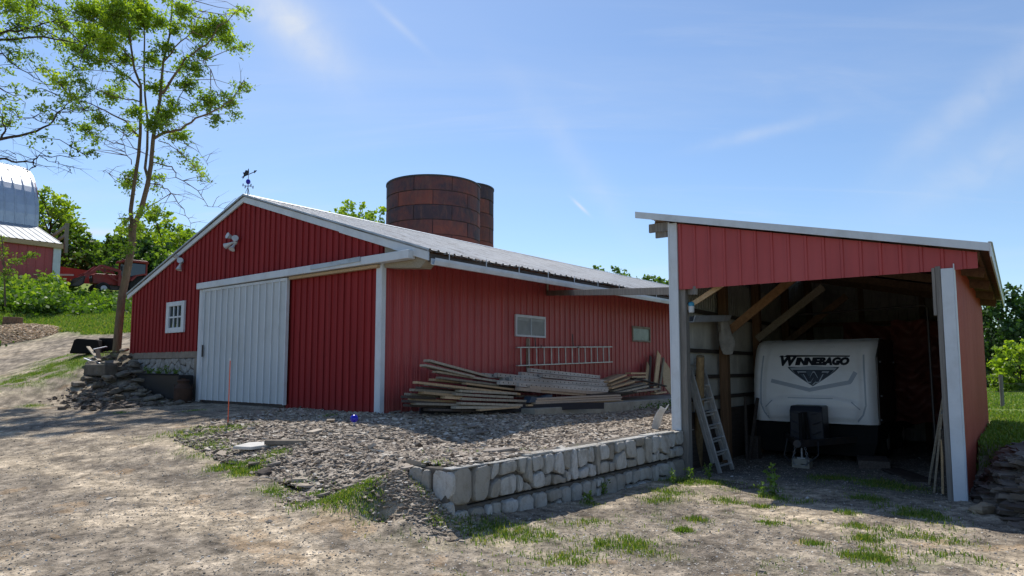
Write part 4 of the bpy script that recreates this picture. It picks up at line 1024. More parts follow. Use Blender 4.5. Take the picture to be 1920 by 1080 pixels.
# ------------------------------------------------------------------ things in and at the shed
def at_shed(mb, name, mat, label, cat, bevel=0, group=None, smooth=False, parent=None):
    o = mb.build(name, M[mat], parent, bevel=bevel, smooth=smooth)
    if parent is None: tag(o, label, cat, group)
    return o
# extension ladder leaning inside the left opening
lb = gnd(1362, 884, -1.76); lt = sw(3.86, .60, -.10)
def rot_along(zv, xh):
    zv = zv.normalized(); x = (xh-zv*xh.dot(zv)).normalized(); y = zv.cross(x); return Matrix((x, y, zv)).transposed().to_euler()
lv = lt-lb; xh = Vector((.80,.60,0))
lad = ladder('extension_ladder', 'folded aluminium extension ladder leaning inside the shed on the left', lb, rot_along(lv, xh), lv.length+.12, .36, 8, rail=(.028,.075))
f2 = [c.copy() for c in lad.children]
for c in f2:
    COL.objects.link(c); c.parent = lad; c.location = (.0, .085, .18)
m = MB()
for x0 in (-.15, .15): m.tube([(x0, .05, lv.length-.05), (x0-.04, .12, lv.length+.12), (x0+.04, .14, lv.length+.24), (x0+.05, .06, lv.length+.16)], .012, 6)
m.build('top_hook', M['alu'], lad)
# round pole leaning beside the front post
pb = gnd(1308, 873, -1.76); pt = sw(3.72, .35, .20)
at_shed((lambda q: (q.tube([pb, (pb+pt)/2+Vector((.01,0,0)), pt], [.085, .078, .07], 12), q)[1])(MB()), 'leaning_pole', 'pole', 'round wooden pole leaning beside the left post of the shed', 'pole', smooth=True)
# old gutter length and plastic bag hanging from the first inner post
q = MB(); a = sw(3.80, .15, .83); b = sw(3.72, 1.75, .93)
d = (b-a).normalized(); sid = d.cross(Vector((0,0,1))).normalized()
q.prism([a+sid*x+Vector((0,0,z)) for x, z in ((-.07,.05),(-.05,-.05),(.05,-.05),(.09,.06),(.08,.065),(.045,-.038),(-.045,-.038),(-.06,.05))], b-a)
at_shed(q, 'old_gutter', 'galv', 'short grey green gutter length hung inside the shed by the left post', 'gutter')
q = MB(); c = sw(3.77, 1.60, 0); base = len(q.v); R1 = 14; rr = random.Random(3)
for i in range(9):
    z = .98-.72*i/8; w = (.06, .09, .08, .10, .11, .12, .12, .11, .08)[i]*1.05
    for k in range(R1):
        a = 2*PI*k/R1; r2 = w*(1+.28*math.sin(a*3+i*.5)+.12*rr.uniform(-1, 1)); q.v.append((c.x+math.cos(a)*r2+.012*i, c.y+math.sin(a)*r2*.7, z+rr.uniform(-.015, .015)))
    if i:
        for k in range(R1): k2 = (k+1) % R1; q.f.append((base+(i-1)*R1+k, base+(i-1)*R1+k2, base+i*R1+k2, base+i*R1+k))
at_shed(q, 'hanging_bag', 'cloth', 'crumpled dirty white plastic bag hanging on the brown inner post', 'bag', smooth=True)
# blue and white can fixed on the post
cn = empty('wall_lamp', sw(3.76, .10, .94), 0, 'small white lamp with blue band fixed to the left shed post', 'lamp')
q = MB(); q.lathe((0,0,0), [(0,0), (.045,0), (.05,.02), (.05,.11), (0,.11)], 14); q.build('body', M['white_plastic'], cn, smooth=True)
q = MB(); q.lathe((0,0,.112), [(0,0), (.052,0), (.052,.05), (.03,.07), (0,.07)], 14); q.build('band', surf('turquoise_band', (.03,.25,.40), rough=.4, bump=0), cn, smooth=True)
# steel pipe frame at the right of the trailer
q = MB(); A = at(1500, 590, 14.6); B = at(1738, 572, 12.2); Cc = Vector((B.x+.02, B.y, -1.8)); q.tube([A, B-(B-A).normalized()*.05, B-Vector((0,0,.05)), Cc], .022, 8)
q2 = q; o = at_shed(q, 'pipe_frame', 'steel_dark', 'thin steel pipe frame standing right of the trailer inside the shed', 'frame', smooth=True)
# red tarp hung behind
q = MB(); nx, ny = 26, 44; base = 0
for j in range(ny+1):
    for i in range(nx+1):
        u = i/nx; v = j/ny; s_ = 1.50-.92*u; zz = -1.15+2.15*v
        wr = .05*math.sin(v*34+2*math.sin(u*5))+.05*math.sin(u*9+v*6)+.06*(mnoise.noise(Vector((u*5, v*11, 1)))); p = sw(s_, 5.6+wr, zz+.03*math.sin(u*12)); q.v.append(tuple(p))
for j in range(ny):
    for i in range(nx): a = j*(nx+1)+i; q.f.append((a, a+1, a+nx+2, a+nx+1))
at_shed(q, 'hung_tarp', 'tarp', 'crumpled red brown tarp hanging beside the trailer in the shed', 'tarp')
q = MB(); nx, ny = 30, 8
for j in range(ny+1):
    for i in range(nx+1):
        u = i/nx; v = j/ny; s_ = 2.6-1.6*u; zz = .62+.42*v*(1-.3*u); p = sw(s_, 6.4+.08*math.sin(u*14+v*3), zz+.03*math.sin(u*9)); q.v.append(tuple(p))
for j in range(ny):
    for i in range(nx): a = j*(nx+1)+i; q.f.append((a, a+1, a+nx+2, a+nx+1))
at_shed(q, 'folded_tarp', 'tarp', 'upper fold of red tarp draped above the trailer roof', 'tarp')
# planks leaning at the right post
for i, (px, py, s1, t1, z1, w, mt_, lb_) in enumerate(((1742,905,.20,.55,-.35,.10,'plank_grey','tall grey plank leaning against the right shed post, leftmost of four'),
        (1752,920,.22,.35,-.62,.15,'plank_grey','wide grey plank leaning on the right shed post'),
        (1768,925,.24,.30,-1.0,.05,'plank_tan','short pale stick leaning at the right shed post'),
        (1779,930,.22,.2,-.85,.09,'plank_dark','dark short plank leaning closest to the right shed post'))):
    q = MB(); q.beam(gnd(px, py, -1.77), sw(s1, t1, z1), w, .03, up=sd1); at_shed(q, 'leaning_plank', mt_, lb_, 'plank', .003, 'planks leaning at the right shed post')
# timber blocks and boards on the shed floor
for i, (s_, t_, w, h, L, an, lb_) in enumerate(((1.55, 3.0, .5, .16, .9, .2, 'wooden board stack under the right front corner of the trailer'), (3.65, 2.9, .22, .45, .2, 0, 'timber block standing under the left front corner of the trailer'), (.95, 2.2, .35, .05, 1.3, .5, 'loose board lying on the shed floor right of the tongue'))):
    q = MB(); p = sw(s_, t_, -1.80); Mx = Matrix.Translation(p) @ Matrix.Rotation(-math.radians(SA)+an, 4, 'Z'); q.box(-w/2, w/2, -L/2, L/2, 0, h, Mx); at_shed(q, 'timber_block', 'plank_dark', lb_, 'timber', .006)
q = MB(); 
q.tube([sw(3.62, 2.35, -1.8), sw(3.62, 2.35, -.55)], .03, 8); q.beam(sw(3.62, 2.5, -1.8), sw(3.55, 2.9, -.6), .05, .05); at_shed(q, 'stand_frame', 'plank_dark', 'grey trestle frame standing between trailer and left wall', 'trestle')

# ================================================================== travel trailer
T0 = sw(2.60, 3.2, -1.80)
tl = empty('travel_trailer', T0, -math.radians(SA), 'white fronted travel trailer parked nose out inside the shed', 'trailer')
HW = 1.13
PROF = [(.74, .0), (.85, -.035), (1.05, -.06), (1.30, -.055), (1.55, -.03), (1.75, .01), (1.92, .065), (2.05, .12), (2.16, .19), (2.25, .28), (2.32, .40), (2.36, .56), (2.37, .80)]
def capy(z):
    for (a, ya), (b, yb) in zip(PROF, PROF[1:]):
        if a <= z <= b: return ya+(yb-ya)*(z-a)/(b-a)
    return PROF[0][1] if z < PROF[0][0] else PROF[-1][1]
def edge_round(x):
    k = max(0, (abs(x)-(HW-.16))/.16); return .14*k*k
def cap_pt(x, z, off=0): return Vector((x, capy(z)+edge_round(x)-off, z))
NX = 48; zs = np.concatenate([np.linspace(.74, 2.1, 40), [p[0] for p in PROF if p[0] > 2.12]])
def hump(x, z):
    """moulded relief of the cap: side channels, chevron shelf and lower hood"""
    o = 0
    lim = .98-.05*(z-.74)
    if z < 1.05: lim -= .16*((1.05-z)/.31)
    if z > 2.0: lim -= .02
    e = abs(x)-(lim-.05)
    o += .03*max(0, min(1, -e/.035))                 # raised centre field
    hood = (.86-abs(x))/.08; top = 1.25-max(0, abs(x)-.45)*.25
    if .80 < z < top: o += .028*max(0, min(1, hood))*min(1, (top-z)/.03)*min(1, (z-.80)/.05)
    return o
c = MB(); vs = []; fs = []
xs = [HW*math.sin(PI/2*(-1+2*i/NX)*.98)/math.sin(PI/2*.98) for i in range(NX+1)]
xs = [(-HW+2*HW*i/NX)*.5+x*.5 for i, x in enumerate(xs)]
for z in zs:
    for x in xs: p = cap_pt(x, float(z), hump(x, float(z))); vs.append(p)
for j in range(len(zs)-1):
    for i in range(NX): a = j*(NX+1)+i; fs.append((a, a+1, a+NX+2, a+NX+1))
c.add(vs, fs); c.build('front_cap', M['cap_white'], tl, smooth=True)
b_ = MB(); TLn = 5.4
for sx in (-1, 1):
    pr_ = [(HW*sx*.999, capy(z)+.14, float(z)) for z in zs]+[(HW*sx*.999, TLn, 2.36), (HW*sx*.999, TLn, .74)]
    b_.prism(pr_, (-.02*sx, 0, 0))
b_.box(-HW, HW, TLn-.02, TLn, .3, 2.36); b_.build('side_walls', M['trailer_side'], tl)
rfm = MB(); rfm.box(-HW+.02, HW-.02, .78, TLn-.03, 2.34, 2.375); rfm.build('roof', M['cap_white'], tl)
sk = MB(); sk.prism([(-HW+.01, .10, .73), (-HW+.03, .05, .40), (-HW+.12, .12, .14), (HW-.12, .12, .14), (HW-.03, .05, .40), (HW-.01, .10, .73)], (0, .06, 0)); sk.box(-HW+.03, HW-.03, .15, TLn, .40, .735); sk.build('lower_skirt', M['black_matt'], tl)
tm = MB(); tm.beam((HW+.01, .14, .74), (HW+.01, .14, 2.0), .03, .03, up=(0,1,0)); tm.beam((HW+.01, .14, 2.0), (HW+.01, .6, 2.36), .03, .03, up=(1,0,0)); tm.build('edge_moulding', M['steel_dark'], tl)
# side lights, door handles seen as small glints
for y, z in ((.5, 1.9), (.5, 1.25), (.35, .80), (2.2, 1.9)):
    q = MB(); q.box(HW, HW+.02, y, y+.07, z, z+.03); q.build('marker_light', M['cap_grey'], tl)
for y in (1.4, 3.6):
    q = MB(); q.tube([(HW-.05, y+.0, .33), (HW-.28, y+.0, .33)], [.33, .33], 20); q2_ = q.build('wheel', M['tyre'], tl, smooth=True)
    q = MB(); q.tube([(HW-.045, y, .33), (HW-.03, y, .33)], [.17, .15], 16); q.build('rim', M['alu'], q2_)
# chevron shelf, side channels and hood creases as grey mouldings following the cap
def strip(mb, pts, w, off=.004, h=.012):
    P = []; 
    for i, (x, z) in enumerate(pts):
        a = pts[max(0, i-1)]; b = pts[min(len(pts)-1, i+1)]; dx, dz = b[0]-a[0], b[1]-a[1]; L = math.hypot(dx, dz); nx_, nz_ = -dz/L, dx/L
        ww = w[i] if hasattr(w, '__len__') else w
        P.append(((x+nx_*ww/2, z+nz_*ww/2), (x-nx_*ww/2, z-nz_*ww/2)))
    vs = []
    for (a, b) in P:
        for (x, z), o_ in ((a, off), (a, off+h), (b, off+h), (b, off)): vs.append(cap_pt(x, z, hump(x, z)+o_))
    fs = []
    for i in range(len(P)-1):
        k = i*4
        for j in range(3): fs.append((k+j, k+j+1, k+j+5, k+j+4))
    mb.add(vs, fs)
def dense(pts, n=8):
    out = []
    for a, b in zip(pts, pts[1:]):
        for k in range(n): out.append((a[0]+(b[0]-a[0])*k/n, a[1]+(b[1]-a[1])*k/n))
    return out+[pts[-1]]
q = MB(); strip(q, dense([(-.74, 1.545), (-.02, 1.375), (.70, 1.53), (.80, 1.72)], 12), .075, .001, .006); q.build('chevron_moulding', M['cap_grey'], tl, smooth=True)
q = MB(); strip(q, dense([(-.42, 1.215), (.40, 1.215)], 8), .014, .001, .004); strip(q, dense([(-.86, 1.02), (-.72, 1.16)], 5), .018, .001, .004); strip(q, dense([(.72, 1.16), (.86, 1.02)], 5), .018, .001, .004)
for sx in (-1, 1): strip(q, dense([(sx*.925, 2.05), (sx*.95, 1.5), (sx*.955, 1.1), (sx*.90, .92), (sx*.80, .79)], 8), .03, .0, .003)
q.build('cap_crease', M['cap_grey'], tl, smooth=True)
# lettering and emblem
def decal(name, mesh2d, mat, off, parent):
    """mesh2d: list of (verts2d, faces); laid on the cap surface"""
    mb = MB()
    for vs, fs in mesh2d: mb.add([cap_pt(x, z, hump(x, z)+off) for x, z in vs], fs)
    return mb.build(name, M[mat], parent)
def poly(pts): return (pts, [tuple(range(len(pts)))])
def text2d(txt, size, shear, bold, sx=1.0):
    cu = bpy.data.curves.new('lettering', 'FONT'); cu.body = txt; cu.size = size; cu.shear = shear; cu.offset = bold; cu.resolution_u = 3
    ob = bpy.data.objects.new('lettering', cu); COL.objects.link(ob); dg = bpy.context.evaluated_depsgraph_get(); dg.update()
    me = bpy.data.meshes.new_from_object(ob.evaluated_get(dg)); vs = [(v.co.x*sx, v.co.y) for v in me.vertices]; fs = [tuple(p.vertices) for p in me.polygons]
    bpy.data.objects.remove(ob); bpy.data.curves.remove(cu); bpy.data.meshes.remove(me)
    return vs, fs
LT = empty('brand_panel', (0,0,0)); LT.parent = tl
tz = 1.865
vW, fW = text2d('W', .265, .20, .015, 1.05); x0 = min(v[0] for v in vW); wW = max(v[0] for v in vW)-x0
vW = [(-.585+v[0]-x0, tz-.012+v[1]) for v in vW]
vT, fT = text2d('INNEBAGO', .185, .20, .014, 1.0); x0 = min(v[0] for v in vT); wT = max(v[0] for v in vT)-x0; k = (.985)/wT
vT = [(-.585+wW-.045+(v[0]-x0)*k, tz+v[1]) for v in vT]
decal('lettering', [(vW, fW), (vT, fT), poly([(-.60, tz+.168), (-.50, tz+.168), (-.46, tz+.192), (.70, tz+.170), (.69, tz+.145), (.0, tz+.155), (-.60, tz+.150)][::-1])], 'decal_black', .006, LT)
ez = tz-.045; cx_ = .045
def sh_pts(w, top, bot, n=8, drop=0):
    pts = [(-w, top), (-w*.96, top-.03)]
    for i in range(1, n+1):
        t = i/n; pts.append((-w*.96*(1-t)**1.0*(1-.0*t)+0, top-.03-(top-.03-bot)*(t**.85)))
    right = [(-a, b) for a, b in pts[:-1]][::-1]
    return [(cx_+a, b) for a, b in pts]+[(cx_+a, b) for a, b in right]
def fan(pts):
    c_ = (sum(p[0] for p in pts)/len(pts), sum(p[1] for p in pts)/len(pts)); return ([c_]+pts, [(0, i+1, (i+1) % len(pts)+1) for i in range(len(pts))])
decal('emblem_outer', [fan(sh_pts(.475, ez, ez-.375))], 'decal_slate', .005, LT)
decal('emblem_line', [fan([(cx_+(a-cx_)*.90, ez-.016+(b-ez)*.90) for a, b in sh_pts(.475, ez, ez-.375)])], 'decal_silver', .007, LT)
decal('emblem_field', [fan([(cx_+(a-cx_)*.80, ez-.060+(b-ez)*.78) for a, b in sh_pts(.475, ez, ez-.375)])], 'decal_black', .009, LT)
decal('emblem_half', [poly([(cx_-.30, ez-.075), (cx_-.02, ez-.075), (cx_-.01, ez-.33), (cx_-.15, ez-.235)][::-1])], 'decal_slate', .010, LT)
# winged W in silver with dark inlay
def wshape(s, dz): return [(cx_+a*s, ez-.20+b*s+dz) for a, b in ((-.26,.10),(-.115,.10),(-.055,-.02),(0,.10),(.03,.10),(.09,-.02),(.155,.10),(.27,.10),(.235,.065),(.18,.065),(.105,-.10),(.06,-.10),(.015,-.01),(-.035,-.10),(-.08,-.10),(-.165,.065),(-.235,.065))]
def tri(pts):
    from mathutils.geometry import tessellate_polygon
    f = tessellate_polygon([[Vector((a, b, 0)) for a, b in pts]]); return (pts, [tuple(t) for t in f])
decal('emblem_letter', [tri(wshape(1.12, .0))], 'decal_silver', .012, LT)
decal('emblem_letter_core', [tri([(cx_+(a-cx_)*.90, ez-.20+(b-ez+.20)*.80) for a, b in wshape(1.12, 0)])], 'decal_black', .014, LT)
decal('emblem_slash', [poly([(cx_-.01, ez-.345), (cx_+.02, ez-.345), (cx_+.07, ez-.29), (cx_+.045, ez-.29)])], 'decal_silver', .015, LT)
decal('emblem_brow', [tri([(cx_-.44, ez-.02), (cx_, ez+.022), (cx_+.44, ez-.02), (cx_+.30, ez-.045), (cx_, ez-.02), (cx_-.30, ez-.045)])], 'decal_silver', .011, LT)
# propane bottle cover
pc = MB(); cxp = .03; y0, y1 = -.62, -.16; z0, z1 = .44, 1.09
pc.add([(cxp-.30, y0, z0), (cxp+.30, y0, z0), (cxp+.30, y1, z0), (cxp-.30, y1, z0), (cxp-.29, y0-.03, z1-.10), (cxp+.29, y0-.03, z1-.10), (cxp+.29, y1, z1-.02), (cxp-.29, y1, z1-.02),
        (cxp-.28, y0+.03, z1), (cxp+.28, y0+.03, z1), (cxp+.28, y1, z1), (cxp-.28, y1, z1)],
       [(0,3,2,1), (0,1,5,4), (1,2,6,5), (2,3,7,6), (3,0,4,7), (4,5,9,8), (5,6,10,9), (6,7,11,10), (7,4,8,11), (8,9,10,11)])
pco = pc.build('bottle_cover', M['navy'], tl, bevel=.045)
for sx in (-1, 1):
    for zz in (.60, .78, .96): q = MB(); q.beam((cxp+sx*.12, y0-.035, zz-.03), (cxp+sx*.26, y0-.035, zz+.03), .03, .015); q.build('cover_rib', M['navy'], pco, bevel=.01)
q = MB(); q.beam((cxp-.03, y0-.055, z0+.03), (cxp+.0, y0-.07, z1-.12), .05, .04); q.beam((cxp+.06, y0-.055, z0+.03), (cxp+.01, y0-.07, z1-.12), .05, .04); q.build('cover_strap', M['black_matt'], pco, bevel=.01)
# tongue, jack, coupler, chains, block
q = MB(); q.beam((-HW*.55, .3, .46), (cxp, -1.25, .44), .06, .12); q.beam((HW*.75, .3, .46), (cxp, -1.25, .44), .06, .12); q.build('tongue', M['steel_dark'], tl)
q = MB(); q.tube([(cxp, -1.02, .36), (cxp, -1.02, .18)], [.022, .022], 10); q.box(cxp-.07, cxp+.07, -1.09, -.95, .165, .185); jk = q.build('tongue_jack', M['chain'], tl, smooth=True); q = MB(); q.tube([(cxp, -1.02, .98), (cxp, -1.02, .35)], [.035, .035], 12); q.tube([(cxp, -1.02, .98), (cxp+.12, -1.02, 1.0)], .012, 6); q.build('jack_housing', M['black_matt'], jk, smooth=True)
q = MB(); q.tube([(cxp, -1.1, .45), (cxp, -1.32, .45)], [.05, .07], 10); q.build('coupler', M['steel_dark'], tl)
for sx in (-1, 1):
    q = MB(); P = [Vector((cxp+sx*(.07+.05*math.sin(PI*t)), -1.12-.05*t, .42-.36*math.sin(PI*t*.55))) for t in np.linspace(0, 1, 15)]
    for i in range(14):
        d = (P[i+1]-P[i]); mid = (P[i+1]+P[i])/2; u = Vector((1,0,0)) if i % 2 else Vector((0,1,0))
        pts = [mid-d*.6+u*.0, mid-d*.35+u*.016, mid+d*.35+u*.016, mid+d*.6, mid+d*.35-u*.016, mid-d*.35-u*.016, mid-d*.6]; q.tube(pts, .0055, 5)
    q.build('safety_chain', M['chain'], tl)
q = MB(); q.tube([(cxp-.25, -1.0, .5), (cxp-.3, -1.05, .2), (cxp-.15, -1.1, .08), (cxp+.1, -1.15, .07), (cxp+.3, -1.1, .25), (cxp+.28, -1.0, .48)], .012, 6); q.build('light_cable', M['black'], tl)
q = MB(); p = tl.matrix_basis @ Vector((cxp, -1.02, 0)); Mx = Matrix.Translation(Vector((p.x, p.y, -1.80))) @ Matrix.Rotation(-math.radians(SA), 4, 'Z'); q.box(-.15, .15, -.12, .12, .0, .165, Mx); q.box(.04, .12, -.122, .122, .03, .13, Mx)
tag(q.build('concrete_block', M['concrete'], bevel=.01), 'grey concrete block under the trailer jack', 'block')
# ================================================================== lumber against the barn
bn = bd1; bo3 = Vector((C0.x, C0.y, 0))
def lpix(px, py, xo):
    """point on the vertical plane xo metres out from the barn's steel side"""
    p0 = bo3-bd1*xo; r = ray(px, py); return r*(p0.dot(bd1)/r.dot(bd1))
PG = {'plank_grey': 'grey planks in the lumber pile', 'plank_tan': 'tan planks in the lumber pile', 'plank_dark': 'dark planks in the lumber pile', 'plank_pink': 'reddish planks in the lumber pile'}
PLB = {'plank_grey': 'weathered grey plank lying in the lumber pile along the barn', 'plank_tan': 'tan sawn plank lying in the lumber pile along the barn', 'plank_dark': 'old dark plank lying in the lumber pile along the barn', 'plank_pink': 'reddish sawn plank lying in the lumber pile along the barn'}
def plank(px0, py0, px1, py1, xo, w=.15, h=.042, mat='plank_grey', xo2=None, label=None, tilt=0.0, holes=False):
    a = lpix(px0, py0, xo); b = lpix(px1, py1, xo if xo2 is None else xo2)
    up = Vector((0,0,1))+bd1*tilt
    m = MB(); L = (b-a).length; mid = (a+b)/2; root = None
    zv = (b-a).normalized(); xv = up.cross(zv).normalized(); yv = zv.cross(xv)
    m.box(-w/2, w/2, -h/2, h/2, -L/2, L/2)
    n = 'perforated_plank' if holes else 'plank'
    o = m.build(n, M['perf'] if holes else M[mat], bevel=.003); o.location = mid; o.rotation_euler = Matrix((xv, yv, zv)).transposed().to_euler()
    # local y is up (stack direction) and local z the length
    tag(o, label or ('pale perforated plank lying in the middle of the lumber pile' if holes else PLB[mat]), 'plank', 'perforated planks in the lumber pile' if holes else PG[mat])
    if holes:
        q = MB(); k = -L/2+.08; i = 0
        while k < L/2-.05:
            s = w/2+.0015
            for side in (-1, 1): q.box(min(side*s, side*(s-.002)), max(side*s, side*(s-.002)), -h*.14, h*.14, k, k+.030)
            k += .19; i += 1
        tag(q.build('hole_row', M['black_matt'], o), kind='stuff')
    return o
M['perf'] = surf('dusty_white_perforated_plank', (.60,.56,.51), (.45,.41,.37), 4, (6,6,1), .8, spec=.2, bump=.3, grime=(.2,.14,.11), gamt=.5, vary=.12)
T, Gy, D, K = 'plank_tan', 'plank_grey', 'plank_dark', 'plank_pink'
for a in [(800,676,912,706,.55,.20,.05,Gy), (793,685,884,706,.75,.20,.045,Gy), (815,697,935,716,.70,.16,.045,Gy), (806,690,900,712,.45,.16,.04,D), (822,708,930,722,.85,.16,.045,Gy), (810,712,900,722,.6,.2,.05,T),
          (778,717,972,739,1.10,.13,.048,T), (800,721,950,741,.8,.15,.045,Gy), (785,727,880,737,.7,.2,.05,D), (772,731,862,737,1.0,.15,.05,Gy), (790,736,862,743,1.05,.17,.055,T),
          (757,744,812,747,.95,.18,.05,D), (764,739,840,745,.8,.2,.05,Gy), (758,752,830,757,1.05,.18,.05,D), (771,749,850,753,.9,.2,.05,T), (762,760,880,765,.95,.2,.05,D), (775,757,905,760,1.1,.15,.045,Gy),
          (858,733,965,738,1.1,.16,.05,Gy), (850,739,958,745,1.15,.15,.05,Gy), (862,748,985,752,1.18,.15,.05,Gy), (860,756,975,760,1.2,.16,.05,Gy), (850,764,968,764,1.25,.15,.05,Gy), (800,768,900,770,1.1,.2,.05,D), (896,769,972,763,1.35,.12,.035,T),
          (890,716,960,726,.7,.2,.05,D), (880,724,990,735,.9,.15,.045,D), (905,711,1000,722,.5,.2,.045,Gy), (870,719,965,731,1.0,.14,.045,T), (960,742,1010,744,1.0,.25,.06,D), (940,751,1010,752,1.05,.2,.06,D), (960,757,1060,753,1.15,.22,.05,D),
          (845,727,945,738,1.0,.15,.045,Gy), (830,745,900,749,1.12,.14,.05,T),
          (1003,748,1160,741,1.30,.14,.045,K), (1000,752,1162,745,1.28,.14,.045,K), (1000,756,1160,749,1.32,.16,.045,K), (985,760,1165,752,1.25,.16,.04,T), (1100,741,1180,735,1.2,.25,.05,D),
          (1135,716,1168,703,.9,.25,.05,T), (1140,722,1175,709,1.0,.2,.05,T), (1142,728,1185,715,1.1,.2,.05,T), (1128,714,1160,703,.6,.3,.03,T), (1145,733,1205,719,1.1,.2,.05,Gy), (1150,738,1212,724,1.2,.16,.05,Gy), (1160,741,1222,729,1.15,.2,.05,D),
          (1178,700,1206,700,.6,.2,.06,T), (1180,707,1208,706,.7,.2,.06,T), (1185,714,1210,712,.8,.2,.05,Gy), (1183,720,1212,717,.8,.2,.05,T), (1190,709,1248,724,1.0,.10,.04,D), (1190,734,1235,729,1.3,.15,.05,K), (1225,738,1245,735,1.3,.2,.04,T),
          (1170,712,1200,709,.5,.2,.05,D), (1165,728,1225,722,.7,.25,.05,D), (1130,735,1200,730,.8,.3,.06,D)]:
    px0, py0, px1, py1, xo, w, h, mt_ = a; plank(px0, py0, px1, py1, xo, w, h, mt_)
for a in [(992,694,1122,707,.55), (975,701,1100,712,.6), (930,703,1010,711,.7), (1015,704,1138,716,.8), (958,711,1139,722,.9), (935,717,1139,729,1.02), (1010,712,1140,725,.75), (970,721,1137,732,1.1),
          (905,703,980,711,.5), (940,710,1040,718,.7)]:
    plank(*a[:4], a[4], .12, .095, holes=True)
for a in [(990,726,1136,739,1.18), (985,731,1134,743,1.12), (970,729,1010,733,1.2)]: plank(*a[:4], a[4], .13, .08, K)
# upright boards at the far end of the pile
for (px, y0, y1, lean, w, xo, mt_, lb) in ((1228, 735, 662, -.10, .30, .35, 'plank_tan', 'widest tan board standing on end against the barn wall'), (1216, 733, 668, -.06, .15, .25, 'plank_dark', 'dark narrow board standing on end behind the tan boards'), (1209, 733, 683, -.12, .22, .5, 'plank_tan', 'shorter tan board standing on end, left of the tall one'), (1236, 733, 672, -.14, .12, .45, 'plank_grey', 'grey narrow board standing on end right of the widest tan board')):
    a = lpix(px, y0, xo+.12); b = lpix(px+lean*(y1-y0)*-1*-1, y1, .10+xo*.2); q = MB(); q.beam(a, b, w, .035, up=bd1); tag(q.build('upright_board', M[mt_], bevel=.003), lb, 'plank', 'boards standing on end by the lumber pile')
q = MB(); a = lpix(1252, 733, .5); b = lpix(1248, 680, .15); q.beam(a, b, .75, .018, up=bd1); tag(q.build('plywood_sheet', M['ply']), 'pale plywood sheet standing on end beside the shed post', 'plywood')
q = MB(); a = lpix(992, 755, 1.35); q.prism([a+Vector((0,0,0)), a+bd2*.9+Vector((0,0,.02)), a+bd2*.95+Vector((0,0,.16)), a+bd2*.5+Vector((0,0,.10)), a+bd2*.1+Vector((0,0,.14))], bd1*.2)
tag(q.build('blue_tarp_scrap', surf('blue_grey_tarp', (.06,.09,.13), (.04,.06,.09), 5, rough=.5)), 'crumpled blue grey tarp scrap among the planks', 'tarp')
# bent white sheet beside the shed post
q = MB(); a = gnd(1228, 802, -1.06); b = sw(4.35, .2, -.62)
d = b-a; sdv = Vector((.17,.12,0)); n = 7
for i in range(n):
    t = i/(n-1); p = a+d*t+Vector((0,0,.05*math.sin(t*PI*1.5))); q.v += [tuple(p-sdv*.35), tuple(p+sdv*.25+Vector((0,0,-.05))), tuple(p+sdv*.7+Vector((0,0,.03)))]
    if i: k = 3*(i-1); q.f += [(k,k+1,k+4,k+3), (k+1,k+2,k+5,k+4)]
o = q.build('bent_sheet', M['white_plastic']); md = o.modifiers.new('thick', 'SOLIDIFY'); md.thickness = .012; tag(o, 'bent white plastic sheet lying beside the left shed post', 'sheet')
rb = MB(); 
a = bw(-.55, .6, -.93); b = bw(-1.95, 5.5, -.97)
p3 = [a+(b-a)*t+Vector((0,0,.02+.01*math.sin(t*9)))+bd1*(.12*math.sin(t*4)) for t in np.linspace(0,1,12)]
for i in range(11): rb.beam(p3[i], p3[i+1]+(p3[i+1]-p3[i])*.05, .05, .16)
tag(rb.build('edging_strip', M['rubber']), 'dark rubber edging strip on the gravel below the lumber', 'edging')

# ================================================================== rocks
def rock_mesh(seed, flat=.6):
    r = np.random.default_rng(seed); m = MB(); nr, ns = 7, 11; w = r.normal(0, 1, (6, 3))
    for i in range(nr+1):
        th = PI*i/nr
        for k in range(ns):
            ph = 2*PI*k/ns; d = np.array([math.sin(th)*math.cos(ph), math.sin(th)*math.sin(ph), math.cos(th)])
            rr = 1+sum(.11*math.sin(2.2*float(d @ v)+j) for j, v in enumerate(w)); q = d*rr; q = np.clip(q, -.86, .86)
            m.v.append((q[0]*.5, q[1]*.5, q[2]*.5*flat))
    for i in range(nr):
        for k in range(ns): k2 = (k+1) % ns; m.f.append((i*ns+k, i*ns+k2, (i+1)*ns+k2, (i+1)*ns+k))
    return m
protos = [rock_mesh(i, .28 if i % 2 else .42).build('field_stone', M['rock']).data for i in range(6)]
for o in [o for o in bpy.data.objects if o.name.startswith('field_stone')]: bpy.data.objects.remove(o)
def rock(name, loc, size, rz_, label, group=None, mat=None, seed=0, tilt=.15, mesh=None):
    me = protos[seed % 6] if mesh is None else mesh
    if mat: me = me.copy(); me.materials.clear(); me.materials.append(M[mat])
    o = bpy.data.objects.new(name, me); COL.objects.link(o); o.location = loc; o.scale = size if hasattr(size, '__len__') else (size,)*3
    o.rotation_euler = (RNG.normal(0, tilt), RNG.normal(0, tilt), rz_); return tag(o, label, 'rock', group)
